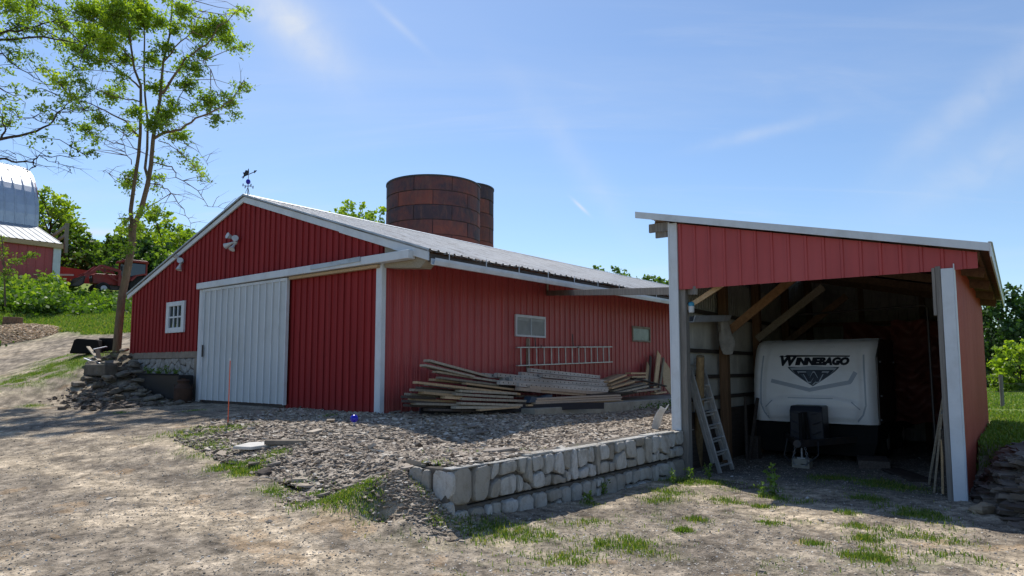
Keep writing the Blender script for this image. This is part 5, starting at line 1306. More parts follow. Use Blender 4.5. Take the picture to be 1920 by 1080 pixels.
spots = [(205,692,.75,.30),(250,690,.55,.25),(175,690,.5,.2),(230,705,.6,.25),(205,712,.55,.22),(262,712,.5,.2),(185,718,.5,.2),(240,722,.55,.2),(215,728,.5,.2),(262,730,.5,.2),(190,733,.4,.16),(170,708,.5,.2),(150,715,.45,.16),(135,725,.4,.14),(285,738,.55,.25),(300,730,.4,.2),(160,730,.4,.15),(118,735,.35,.12),(100,730,.3,.12),(225,740,.45,.16),(250,742,.4,.15),(270,722,.35,.16),(245,700,.4,.2),(222,697,.5,.2),
         (180,680,.35,.2),(200,678,.35,.2),(240,676,.4,.25),(232,668,.35,.25),(258,700,.45,.25),(252,685,.4,.25),(210,702,.35,.2),(192,704,.4,.2),(276,740,.3,.15),(140,735,.3,.1),(90,738,.25,.1),(128,713,.3,.1),(110,722,.3,.1),(200,745,.3,.12),(310,745,.3,.1),(335,748,.35,.12),(320,752,.3,.1),(150,742,.3,.1)]
for i, (px, py, sz, hh) in enumerate([q for q in spots if q[0] > 140]):
    Y = 21.9-(py-668)/80*3.6; p = at(px, py, Y); rock('field_stone', (p.x, p.y, hz(p.x, p.y)+hh*.35+(.10 if py < 715 and px > 170 else 0)), (sz, sz*.75, sz*.9), RNG.uniform(0, 6.28), 'grey field stone in the heap at the left corner of the barn', 'field stones heaped at the barn corner', seed=i)
N = 1300
x = RNG.uniform(-12.7, -8.6, N); y = RNG.uniform(16.6, 22, N); w_ = (x+11.6)*.62+(y-19.6)*.78; u_ = (x+11.6)*.78-(y-19.6)*.62
m = (np.abs(w_+.2) < 1.1+.3*RNG.normal(0, 1, N)) & (np.abs(u_) < 3.2) & (((x-C0.x)*bd2.x+(y-C0.y)*bd2.y) < -.1); x, y = x[m], y[m]; n = len(x); L_ = .05+.15*RNG.random(n)**3
tag(chips('heap_rubble', np.stack([x, y, Lh(x, y)+.02], -1), np.stack([L_, L_*.7, L_*.3], -1), .4, M['slate_dark'], np.clip(RNG.normal(.45, .22, n), 0, 1)), 'small dark stone rubble around the heap at the barn corner', 'rubble', kind='stuff')
p = gnd(1838, 950, -1.72); rock('boulder', (p.x, p.y, -1.74), (.46, .26, .36), .5, 'smooth tan boulder at the foot of the right shed wall', mat='boulder', seed=2, tilt=.05)
p = gnd(497, 888, -1.45); rock('dark_rock', (p.x, p.y, hz(p.x, p.y)+.03), (.26, .2, .24), 1.1, 'dark brown rock at the grassy edge of the bank', mat='plank_dark', seed=4)
q = MB(); p = gnd(481, 826, -1.14); zt = hz(p.x, p.y)+.045
q.prism([Vector((p.x+a, p.y+b, zt-.05+c)) for a, b, c in ((-.30,-.17,0), (.02,-.27,0), (.30,.0,.02), (.18,.24,.03), (-.20,.22,.02))], (0,0,.05)); tag(q.build('pale_slab', surf('bleached_flat_stone', (.62,.60,.56), (.50,.48,.44), 6, rough=.85), bevel=.01), 'bleached flat slab lying on the gravel by the grass', 'slab')
q = MB(); p = gnd(540, 822, -1.1); zt = hz(p.x, p.y)+.05
q.prism([Vector((p.x+a, p.y+b, zt-.06)) for a, b in ((-.34,-.10), (.30,-.13), (.40,.05), (.1,.14), (-.32,.08))], (0,.01,.065)); tag(q.build('dark_slab', M['rock'], bevel=.01), 'long dark slab beside the bleached one', 'slab')
for i, (px, py, sc) in enumerate(((640,735,.3),(880,806,.5),(900,812,.35),(930,856,.5),(955,852,.35),(745,905,.35),(770,915,.3),(560,840,.25),(600,836,.3),(515,838,.22),(740,790,.3),(690,905,.22),(655,905,.2),(610,905,.18))):
    if i == 0: continue
    p = gnd(px, py, -1.12 if py < 880 else -1.35); q = MB(); a0 = RNG.uniform(0, 6); pts = [Vector((p.x+sc*.5*math.cos(a0+k*1.256)*RNG.uniform(.7, 1.1), p.y+sc*.35*math.sin(a0+k*1.256)*RNG.uniform(.7, 1.1), hz(p.x, p.y)+.02+.02*math.cos(a0+k*1.256))) for k in range(5)]
    q.prism(pts, (0, 0, .03)); tag(q.build('flat_slate', M['slate_flag'] if 'slate_flag' in M else M.setdefault('slate_flag', surf('slate_flag_surface', (.30,.26,.22), (.20,.17,.145), 6, rough=.85, vary=.25)), bevel=.005), 'larger flat slate lying loose on the gravel bank', 'slate', 'larger flat slates on the bank')
# stacked slate slope right of the shed
N = 2600; V = []; 
s = RNG.uniform(-3.4, -.14, N); t = RNG.uniform(-4.2, 2.6, N); pos = np.array([tuple(sw(a, b, 0)) for a, b in zip(s, t)]); x, y = pos[:, 0], pos[:, 1]
rise = slate_rise(x, y); m = (rise > .015) & (rise < .665) & (s < 10); x, y = x[m], y[m]; n = len(x)
z = Lh(x, y); L_ = .16+.26*RNG.random(n); size = np.stack([L_, L_*.6, .025+.035*RNG.random(n)], -1)
Vx = np.repeat(BOXV[None], n, 0)*size[:, None, :]*(1+RNG.uniform(-.22, .22, (n, 8, 3))); yaw = math.radians(-32)+RNG.normal(0, .4, n)
Rm = rot_axis_xy(RNG.uniform(0, 2*PI, n), RNG.normal(0, .13, n)) @ rot_z(yaw); Vx = np.einsum('nij,nkj->nki', Rm, Vx)+np.stack([x, y, z+.01], -1)[:, None, :]
o = np_mesh('stacked_slate_rubble', Vx.reshape(-1, 3), (BOXF[None]+8*np.arange(n)[:, None, None]).reshape(-1, 4), M['slate_dark'], attrs={'v': ('FLOAT', 'POINT', np.repeat(np.clip(RNG.normal(.5, .22, n), 0, 1), 8))})
tag(o, 'dark flat slates stacked as a slope beside the right shed wall', 'rubble', kind='stuff')

# ================================================================== small things in the yard
sk_ = gnd(427, 802, -1.12); r = empty('marker_stake', (sk_.x, sk_.y, hz(sk_.x, sk_.y)), 0, 'thin orange driveway marker stake in front of the white door', 'stake')
q = MB(); q.tube([(0,0,-.1), (0,0,1.22)], .010, 8); q.build('rod', M['orange'], r); q = MB(); q.tube([(0,0,1.22), (0,0,1.27)], .016, 8); q.build('tip', M['white_plastic'], r)
p = gnd(664, 793, -.95); p.z = hz(p.x, p.y); r = empty('garden_light', p, 0, 'small cobalt blue ball on a short stem in the gravel', 'garden ball')
q = MB(); q.lathe((0,0,.13), [(.0, -.07)]+[(.07*math.cos(t), .07*math.sin(t)) for t in np.linspace(-1.4, 1.4, 13)]+[(0, .07)], 20); q.build('ball', M['blue'], r, smooth=True)
q = MB(); q.tube([(0,0,-.05), (0,0,.07)], .014, 8); q.lathe((0,0,.045), [(0,0), (.03,.01), (.035,.03)], 12); q.build('stem', M['white_plastic'], r)
# churn and trough by the foundation
p = bw(7.60, -.42, 0); zg = -.99; r = empty('milk_churn', (p.x, p.y, zg), 0, 'rusty old milk churn standing left of the white door', 'milk churn'); r.scale = (1.15, 1.15, 1.1)
q = MB(); q.lathe((0,0,0), [(0,0), (.19,0), (.20,.02), (.20,.38), (.205,.385), (.205,.40), (.20,.405), (.13,.50), (.12,.52), (.12,.58)], 24); q.build('body', M['rust'], r, smooth=True)
q = MB(); q.lathe((0,0,.575), [(.14,-.02), (.15,0), (.13,.03), (.05,.05), (.05,.07), (0,.07)], 20); q.build('lid', M['rust'], r, smooth=True)
for sx in (-1, 1): q = MB(); q.tube([(sx*.135,0,.46), (sx*.21,0,.49), (sx*.20,0,.41), (sx*.18,0,.40)], .01, 6); q.build('handle', M['rust'], r)
p0 = bw(7.66, -.55, 0); r = empty('stock_trough', (p0.x, p0.y, -.86), -math.radians(BA), 'long black stock trough planted with weeds below the stone foundation', 'trough')
q = MB(); Ltr = 2.5
q.prism([(-Ltr, -.0, .40), (-Ltr+.25, .02, .0), (-.05, .02, 0), (.02, .0, .66), (-Ltr, 0, .70)], (0, .42, 0)); q.build('basin', M['black'], r, bevel=.02)
q = MB(); q.box(-Ltr-.02, .04, -.03, .0, .66, .70); q.build('rim', M['black_matt'], r)
# weeds in the trough and against the foundation
def leafy_plant(name, label, loc, h, r0, n, mat='leaf_weed', group=None, stems=5, lsize=.07, cat='plant'):
    root = empty(name, loc, 0, label, cat, group); sm = MB(); P = []; 
    for k in range(stems):
        a = RNG.uniform(0, 2*PI); lx, ly = math.cos(a)*r0*RNG.uniform(.2, 1), math.sin(a)*r0*RNG.uniform(.2, 1); hh = h*RNG.uniform(.6, 1)
        if k == 0: hh = h; lx *= .3; ly *= .3
        pts = [(0, 0, 0), (lx*.4, ly*.4, hh*.5), (lx, ly, hh)]; sm.tube(pts, [.006, .005, .003], 5)
        for t in RNG.random(max(3, n//stems)): P.append((lx*t*(.4+.6*t)+RNG.normal(0, .025), ly*t*(.4+.6*t)+RNG.normal(0, .025), hh*(.1+.9*t)+RNG.normal(0, .01)))
    sm.build('stem', M[mat.replace('leaf_weed', 'post_green')] if mat.replace('leaf_weed', 'post_green') in M else M['leaf_stem'], root)
    P = np.array(P); nn = len(P); s_ = lsize*RNG.uniform(.6, 1.3, nn); V, Fc, va = leaf_cards(P, s_, s_*.5, np.clip(RNG.normal(.55, .2, nn), 0, 1)); np_mesh('leaves', V, Fc, M[mat], root, attrs={'v': ('FLOAT', 'POINT', va)}); return root
M['leaf_stem'] = surf('green_stem', (.12,.19,.04), (.09,.14,.03), 5, rough=.7, bump=0)
p = gnd(1450, 930, -1.77); leafy_plant('tall_weed', 'tall green weed in front of the open shed', (p.x, p.y, hz(p.x, p.y)), .44, .11, 90, stems=4, lsize=.075)
for px, py, h, lb in ((1428,925,.20,'low leafy weed just left of the tall weed'), (1330,893,.28,'small green weed near the end of the block wall'), (1262,905,.25,'green weed at the foot of the wall by the shed'), (1130,925,.20,'small weed growing at the middle of the wall foot'), (1105,943,.16,'tiny weed in front of the wall foot'), (1292,897,.20,'thin weed beside the left shed post')):
    p = gnd(px, py, -1.72); leafy_plant('small_weed', lb, (p.x, p.y, hz(p.x, p.y)), h, .10, 50, stems=4, lsize=.05)
for k, (s_, z_0) in enumerate(((8.1, -.20), (8.6, -.20), (9.1, -.20), (9.7, -.18))):
    p = bw(s_, -.42, z_0); leafy_plant('trough_weed', ['bushy weed at the right end of the black trough', 'taller weed in the middle right of the black trough', 'low weed in the middle left of the black trough', 'weed at the left end of the black trough'][k], p, .22+.06*(k == 1), .2, 90, stems=6, lsize=.06)
# dense scrub at the edge of the bank by the shed (weeds under the ledge)
x = RNG.uniform(0, 1, 900); t_ = 7.5+6.2*x; off = RNG.uniform(1.7, 3.0, 900); pts = np.array([tuple(bw(-o_, t1, 0)) for o_, t1 in zip(off, t_)]); z = height(pts[:, 0], pts[:, 1]); pts[:, 2] = z+RNG.uniform(0, .16, 900)
s_ = RNG.uniform(.04, .09, 900); V, Fc, va = leaf_cards(pts, s_, s_*.5, np.clip(RNG.normal(.32, .15, 900), 0, 1)); o = np_mesh('low_weeds', V, Fc, M['leaf_weed'], attrs={'v': ('FLOAT', 'POINT', va)}); tag(o, 'low olive weeds covering the ground below the concrete ledge', 'weeds', kind='stuff')

# black plastic things and scrap left of the barn
p = at(172, 668, 22.8); zg = hz(p.x, p.y); r = empty('black_tub', (p.x, p.y, zg), .2, 'black plastic tub lying upturned left of the tree trunk', 'tub')
q = MB(); q.prism([(-.58, -.3, 0), (.35, -.3, 0), (.25, -.3, .46), (-.38, -.3, .50), (-.46, -.3, .44)], (0, .6, 0)); q.build('shell', M['black_matt'], r, bevel=.04)
p = at(204, 660, 23.2); q = MB(); q.box(p.x-.25, p.x+.25, p.y-.2, p.y+.2, hz(p.x, p.y), hz(p.x, p.y)+.42); tag(q.build('black_crate', M['black_matt'], bevel=.03), 'black crate behind the tree trunk at the barn corner', 'crate')
p = bw(12.55, .9, 0); q = MB(); q.lathe((p.x, p.y, hz(p.x, p.y)), [(0,0), (.27,0), (.29,.3), (.27,.75), (0,.75)], 20); tag(q.build('black_barrel', M['black_matt'], smooth=True), 'black barrel standing at the left corner of the barn', 'barrel')
for i, (a, b, w, mt_, lb) in enumerate((((165,650,21.6), (186,676,21.0), .10, 'plank_grey', 'grey scrap board leaning on the stone heap, leftmost'), ((176,655,21.4), (200,650,21.8), .08, 'galv', 'bent metal strip lying across the stone heap'), ((182,655,21.3), (190,690,20.9), .12, 'plank_dark', 'dark upright board standing in the stone heap'), ((186,680,21.0), (214,690,20.7), .12, 'galv', 'pale metal strip sloping down in the stone heap'), ((160,672,21.3), (182,680,21), .13, 'galv', 'short pale metal piece left in the stone heap'), ((188,661,21.8), (240,662,21.4), .10, 'rust', 'rusty bar lying at the foot of the tree'))):
    q = MB(); q.beam(at(*a), at(*b), w, .03); tag(q.build('scrap_piece', M[mt_]), lb, 'scrap')
q = MB(); pa = at(190, 694, 20.4); q.box(-.58, .5, -.2, .2, -.17, .17, Matrix.Translation(pa) @ Matrix.Rotation(-.5, 4, 'Z')); tag(q.build('concrete_kerb_block', M['rock'], bevel=.04), 'long grey concrete block on top of the stone heap', 'block')
# kerb stone in the foundation front
q = MB(); a = gnd(262, 748, -.92); b = gnd(340, 752, -.95); q.beam(a+Vector((0,0,.02)), b+Vector((0,0,.02)), .5, .16); tag(q.build('flat_kerb_stone', M['concrete'], bevel=.03), 'long flat stone lying in front of the black trough', 'stone')
p = at(24, 600, 31.0); q = MB(); q.lathe((p.x, p.y, hz(p.x, p.y)-.1), [(0,0), (.48,0), (.40,.2), (.38,.62), (.36,.64), (0,.63)], 16); tag(q.build('tree_stump', M['stump'], smooth=True), 'brown cut tree stump on the mulch heap at the left edge', 'stump')

# ================================================================== hillside undergrowth
x = []; 
for _ in range(520):
    px = RNG.uniform(-60, 262); Y = RNG.uniform(34.2, 40.5); f = (Y-34)/7
    p = at(px, 590, Y); x.append((p.x, p.y, hz(p.x, p.y)+(.10+.55*RNG.random()**2)*(1 if px < 110 else .45)-(0 if px < 110 else .15), RNG.uniform(.3, .8)*(1 if px < 110 else .75)))
crown_mesh('hillside_undergrowth', x, 170, .25, M['leaf_weed'], None, .8)
o = bpy.data.objects['hillside_undergrowth']; tag(o, 'dense green undergrowth covering the slope below the tractor', 'undergrowth', kind='stuff')
x = []
for _ in range(60):
    px = RNG.uniform(-80, 18); Y = RNG.uniform(27.5, 34); p = at(px, 620, Y); x.append((p.x, p.y, hz(p.x, p.y)+.1, RNG.uniform(.2, .45)))
crown_mesh('slope_weeds', x, 160, .13, M['leaf_weed'], None, .7); tag(bpy.data.objects['slope_weeds'], 'weeds around the stump at the left edge', 'weeds', kind='stuff')
# mulch heap chips
M['mulch'] = chips_mat('mulch_surface', [(0., (.34,.25,.16)), (.5, (.62,.47,.32)), (1., (.85,.68,.48))], .1)
N = 6000; a = RNG.uniform(0, 2*PI, N); rr = RNG.random(N)**.5; c = at(20, 622, 29.8); x = c.x+rr*np.cos(a)*1.9; y = c.y+rr*np.sin(a)*1.8; z = Lh(x, y)+.35*(1-rr**2)*(.7+.6*fbm(x, y, 1.4, 3)); L_ = .04+.09*RNG.random(N)**2
tag(chips('mulch_heap', np.stack([x, y, z], -1), np.stack([L_*1.3, L_*.5, L_*.2], -1), .22, M['mulch'], np.clip(RNG.normal(.62, .25, N), 0, 1)), 'brown heap of wood mulch beside the track', 'mulch', kind='stuff')
# ================================================================== round roofed barn on the hill
E0 = at(72, 425, 48.0); zg = 5.7
qb = empty('round_roof_barn', (E0.x, E0.y, zg), -math.radians(BA), 'distant red barn with tall round silver roof and lean-to', 'barn')
h0 = E0.z-zg; QL = 30
prof = []; 
for k in range(33):
    a = PI*k/32; w = 7.3; prof.append((-w+w*math.cos(a), h0+5.6*math.sin(a)**.82))
m = MB(); y = -QL; cols = []
while y < 0:
    for dy, dp in ((0, 0), (.03, .05), (.08, .05), (.11, 0)): cols.append((y+dy, dp))
    y += .62
cols.append((0, 0)); vs = []; fs = []; n = len(prof)
for i, (yy, dp) in enumerate(cols):
    for j, (px, pz) in enumerate(prof):
        a = PI*j/32; vs.append((px+dp*math.cos(a), yy, pz+dp*math.sin(a)+.03*math.sin(yy*1.3+j)))
    if i:
        for j in range(n-1): a = (i-1)*n+j; fs.append((a, a+1, a+n+1, a+n))
m.add(vs, fs); m.build('arched_roof', surf('silver_arched_roof', (.55,.58,.63), (.44,.47,.52), 1.5, (1,1,1), .42, metal=.55, spec=.5, bump=.25, bscale=1.2), qb, smooth=False)
m = MB(); m.prism([(a, -.05, b) for a, b in prof], (0, .04, 0)); m.build('end_wall', M['red_metal'], qb)
m = MB(); m.box(-14.6, -14.5, -QL, 0, 0, h0); m.box(-14.6, 0, -.12, -.06, 0, h0); m.build('walls', M['red_metal'], qb)
m = MB(); lw_ = 5.0; ez_ = at(128, 459, 45.0).z-zg
cols = []; y = -QL
while y < 0:
    for dy, dp in ((0, 0), (.03, .03), (.07, .03), (.10, 0)): cols.append((y+dy, dp))
    y += .42
vs = []; fs = []
for i, (yy, dp) in enumerate(cols):
    vs += [(0, yy, h0+dp), (lw_+.25, yy, ez_+dp)]
    if i: a = 2*i; fs.append((a-2, a, a+1, a-1))
m.add(vs, fs); m.build('lean_to_roof', surf('dull_silver_roof', (.36,.38,.40), (.28,.30,.32), 2, rough=.6, metal=.2, spec=.3, bump=.1), qb)
m = MB(); ribbed(m, (lw_, -QL, 0), (0,1,0), (1,0,0), QL-.2, lambda a: -.3, lambda a: ez_-.25, .5, depth=.03, rw=.05, sub=False); m.prism([(0, -.2, 0), (lw_, -.2, 0), (lw_, -.2, ez_-.05), (0, -.2, h0-.05)], (0, .05, 0)); m.build('lean_to_wall', M['red_metal'], qb)
m = MB(); m.box(lw_+.02, lw_+.12, -.55, -.12, -.2, ez_-.2); m.build('corner_trim', M['white'], qb)
m = MB(); m.box(lw_+.05, lw_+.27, -QL, -.05, ez_-.32, ez_-.03); m.build('eave_board', M['plank_tan'], qb)
m = MB(); m.beam((2.0, .3, h0-.9), (4.0, .5, h0-.35), .12, .2); m.beam((4.0, .5, ez_-.4), (4.0, .5, h0-.2), .2, .2); m.beam((1.2,.3,h0-1.6), (3.9,.5,h0-1.0), .12, .2); m.build('loft_frame', M['plank_grey'], qb)
# low red building behind
p = at(148, 535, 52); r = empty('low_red_building', (p.x, p.y, p.z-1.0), .15, 'low red building beyond the tractor', 'building')
m = MB(); m.prism([(-3.5, 0, 0), (2.4, 0, 0), (2.4, 0, 1.9), (-3.5, 0, 2.75)], (0, 4, 0)); m.build('wall', M['red_metal'], r); m = MB(); m.box(-3.3, -.4, -.06, -.01, 1.72, 1.86); m.build('white_rail', M['white'], r)

# ================================================================== tractor
p = at(226, 560, 42.0); zt = 4.38
tr_ = empty('tractor', (p.x, p.y, zt), math.radians(229), 'old red tractor with cab and front loader parked on the hill', 'tractor'); tr_.scale = (.9,.9,.9)  # local +x is forward
def part(nm, mb, mat, par=tr_, **k): return mb.build(nm, M[mat], par, **k)
for y, nm in ((-.85, 'rear_wheel'), (.85, 'rear_wheel')):
    q = MB(); q.tube([(-.95, y-.2, .72), (-.95, y-.14, .72), (-.95, y+.14, .72), (-.95, y+.2, .72)], [.62, .74, .74, .62], 28); w = part(nm, q, 'tyre')
    q = MB(); q.tube([(-.95, y-.22, .72), (-.95, y+.22, .72)], [.36, .36], 20); part('rim', q, 'galv', w)
for y in (-.75, .75):
    q = MB(); q.tube([(1.35, y-.14, .42), (1.35, y-.09, .42), (1.35, y+.09, .42), (1.35, y+.14, .42)], [.34, .42, .42, .34], 22); w = part('front_wheel', q, 'tyre')
    q = MB(); q.tube([(1.35, y-.15, .42), (1.35, y+.15, .42)], [.2, .2], 16); part('rim', q, 'galv', w)
q = MB(); q.prism([(.1, -.33, .75), (1.85, -.30, .75), (1.88, -.30, 1.35), (1.7, -.3, 1.45), (.1, -.33, 1.5)], (0, .66, 0)); hood = part('hood', q, 'tractor_red', bevel=.04)
q = MB(); q.box(1.885, 1.90, -.26, .26, .85, 1.32); part('grille', q, 'black', hood)
q = MB()
for y in (-.17, .17): q.tube([(1.9, y, 1.18), (1.93, y, 1.18)], .07, 12)
part('headlight', q, 'galv', hood)
q = MB(); q.box(-1.4, .2, -.35, .35, .5, 1.0); q.box(.2, 1.6, -.2, .2, .45, .78); part('chassis', q, 'steel_dark')
q = MB()
for y0, y1 in ((-1.1, -.62), (.62, 1.1)):
    q.prism([(-1.75, y0, 1.1), (-1.6, y0, 1.5), (-1.1, y0, 1.66), (-.5, y0, 1.5), (-.2, y0, 1.1), (-.3, y0, 1.05), (-.6, y0, 1.42), (-1.1, y0, 1.55), (-1.55, y0, 1.4), (-1.66, y0, 1.1)], (0, y1-y0, 0))
part('fender', q, 'tractor_red')
cab = MB()
for x_, y_ in ((-1.35,-.62), (-1.35,.62), (-.05,-.62), (-.05,.62)): cab.box(x_-.05, x_+.05, y_-.05, y_+.05, 1.0, 2.42)
cab.box(-1.4, .0, -.66, .66, 1.0, 1.35); cb = part('cab_frame', cab, 'tractor_red')
q = MB(); q.box(-1.3, -.1, -.62, -.605, 1.36, 2.35); q.box(-1.3, -.1, .605, .62, 1.36, 2.35); q.box(-.065, -.05, -.57, .57, 1.36, 2.35); q.box(-1.36, -1.345, -.57, .57, 1.36, 2.35); part('cab_glass', q, 'glass', cb)
q = MB(); q.prism([(-1.5, -.74, 2.40), (.15, -.74, 2.40), (.12, -.74, 2.58), (-1.4, -.74, 2.60)], (0, 1.48, 0)); part('cab_roof', q, 'tractor_red', bevel=.05)
q = MB(); q.box(.13, .19, -.66, -.40, 2.36, 2.52); q.box(.13, .19, .40, .66, 2.36, 2.52); part('roof_light', q, 'tractor_red')
q = MB(); q.beam((-.0, -.65, 2.2), (.25, -1.05, 2.2), .03, .03); q.box(.22, .26, -1.15, -.98, 1.95, 2.3); part('mirror', q, 'black')
q = MB(); q.tube([(1.0, -.22, 1.4), (1.0, -.22, 2.2)], .04, 8); part('exhaust', q, 'steel_dark')
q = MB()
for y in (-.62, .62):
    q.beam((.35, y, .7), (.35, y, 1.75), .14, .16); q.beam((.35, y, 1.72), (1.5, y, 1.95), .12, .18); q.beam((1.5, y, 1.95), (2.6, y, .95), .12, .18); q.beam((.4, y, 1.0), (1.6, y, 1.7), .07, .07); q.beam((1.55, y, 1.75), (2.5, y, 1.3), .07, .07)
q.beam((1.9, -.62, 1.55), (1.9, .62, 1.55), .12, .12, up=(1,0,0)); part('loader_arms', q, 'tractor_red')
q = MB(); q.prism([(2.55, -1.15, 1.12), (2.62, -1.15, .60), (2.85, -1.15, .40), (3.35, -1.15, .42), (3.35, -1.15, .46), (2.88, -1.15, .48), (2.70, -1.15, .64), (2.64, -1.15, 1.12)], (0, 2.3, 0))
for y in (-1.15, 1.13): q.prism([(2.58, y, 1.1), (2.62, y, .6), (2.85, y, .42), (3.3, y, .44)], (0, .02, 0))
part('loader_bucket', q, 'steel_dark')

# ================================================================== trees by branch plans read from the photograph, at real depth
def limb_tree(name, label, base, trunk, limbs, blobs, Y0, mat, leaf, per, spread, bark, group=None, extra=()):
    root = empty(name, base, 0, label, 'tree', group); B = Vector(base)
    def P(px, py, dy=0): return at(px, py, Y0+dy)-B
    t = MB()
    for pts, r0, r1 in trunk:
        pp = [P(*p) for p in pts]; n = len(pp); t.tube(pp, [r0+(r1-r0)*i/(n-1) for i in range(n)], 10)
    t.build('trunk', M[bark], root, smooth=True)
    l = MB(); tips = []
    for pts, r0, r1 in limbs:
        pp = [P(*p) for p in pts]; n = len(pp); sub = []
        for i in range(n-1):
            for k in range(3): sub.append(pp[i].lerp(pp[i+1], k/3)+Vector(RNG.normal(0, .02, 3)))
        sub.append(pp[-1]); l.tube(sub, [r0+(r1-r0)*i/(len(sub)-1) for i in range(len(sub))], 6); tips += sub[len(sub)//4:]
    # twigs
    tw = MB()
    for q in tips:
        for k in range(1):
            d = Vector(RNG.normal(0, 1, 3)); d.z = abs(d.z)*.4+.1*RNG.normal(); d.normalize(); L = RNG.uniform(.3, .85)
            a = q+d*L*.5+Vector(RNG.normal(0, .05, 3)); b = q+d*L+Vector((0, 0, -.08)); tw.tube([q, a, b], [.010, .006, .002], 4, cap=False)
            e = b+Vector(RNG.normal(0, .18, 3)); tw.tube([a, e], [.005, .0015], 3, cap=False)
    # blobs: sprays of leaflets on fine twigs radiating from each centre, joined to the nearest limb
    Pl = []; Vl = []; TT = np.array([tuple(q) for q in tips])
    for bl in blobs:
        px, py, r = bl[:3]; dyy = RNG.normal(0, spread) if len(bl) < 4 else bl[3]; c = P(px, py, dyy); R = r*1.25*Y0/F; cn = np.array(c)
        j = np.argmin(((TT-cn)**2).sum(1)); q = Vector(TT[j]); mid = q.lerp(c, .5)+Vector(RNG.normal(0, .08, 3)); tw.tube([q, mid, c], [.016, .010, .004], 4, cap=False)
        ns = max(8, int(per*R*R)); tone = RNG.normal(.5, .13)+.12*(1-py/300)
        for k in range(ns):
            d = Vector(RNG.normal(0, 1, 3)); d.normalize(); s0 = c+Vector(tuple(d))*R*RNG.uniform(.0, .7); d2 = Vector(RNG.normal(0, 1, 3)); d2.z = d2.z*.5-.25; d2.normalize(); L = RNG.uniform(.22, .42)
            e = s0+d2*L
            if k % 2 == 0: tw.tube([c.lerp(s0, .4), s0, e], [.004, .003, .001], 3, cap=False)
            nl = 9
            for i in range(nl):
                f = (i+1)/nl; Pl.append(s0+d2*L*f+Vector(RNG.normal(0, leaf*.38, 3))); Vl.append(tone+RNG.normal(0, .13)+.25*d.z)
    l.build('limbs', M[bark], root, smooth=True); tw.build('twigs', M[bark], root)
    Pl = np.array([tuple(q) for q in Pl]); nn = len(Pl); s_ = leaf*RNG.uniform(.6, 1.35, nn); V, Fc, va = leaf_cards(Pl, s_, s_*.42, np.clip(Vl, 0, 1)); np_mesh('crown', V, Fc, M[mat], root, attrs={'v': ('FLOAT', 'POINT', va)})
    return root
base = at(218, 662, 22.3); base.z = hz(base.x, base.y)-.05
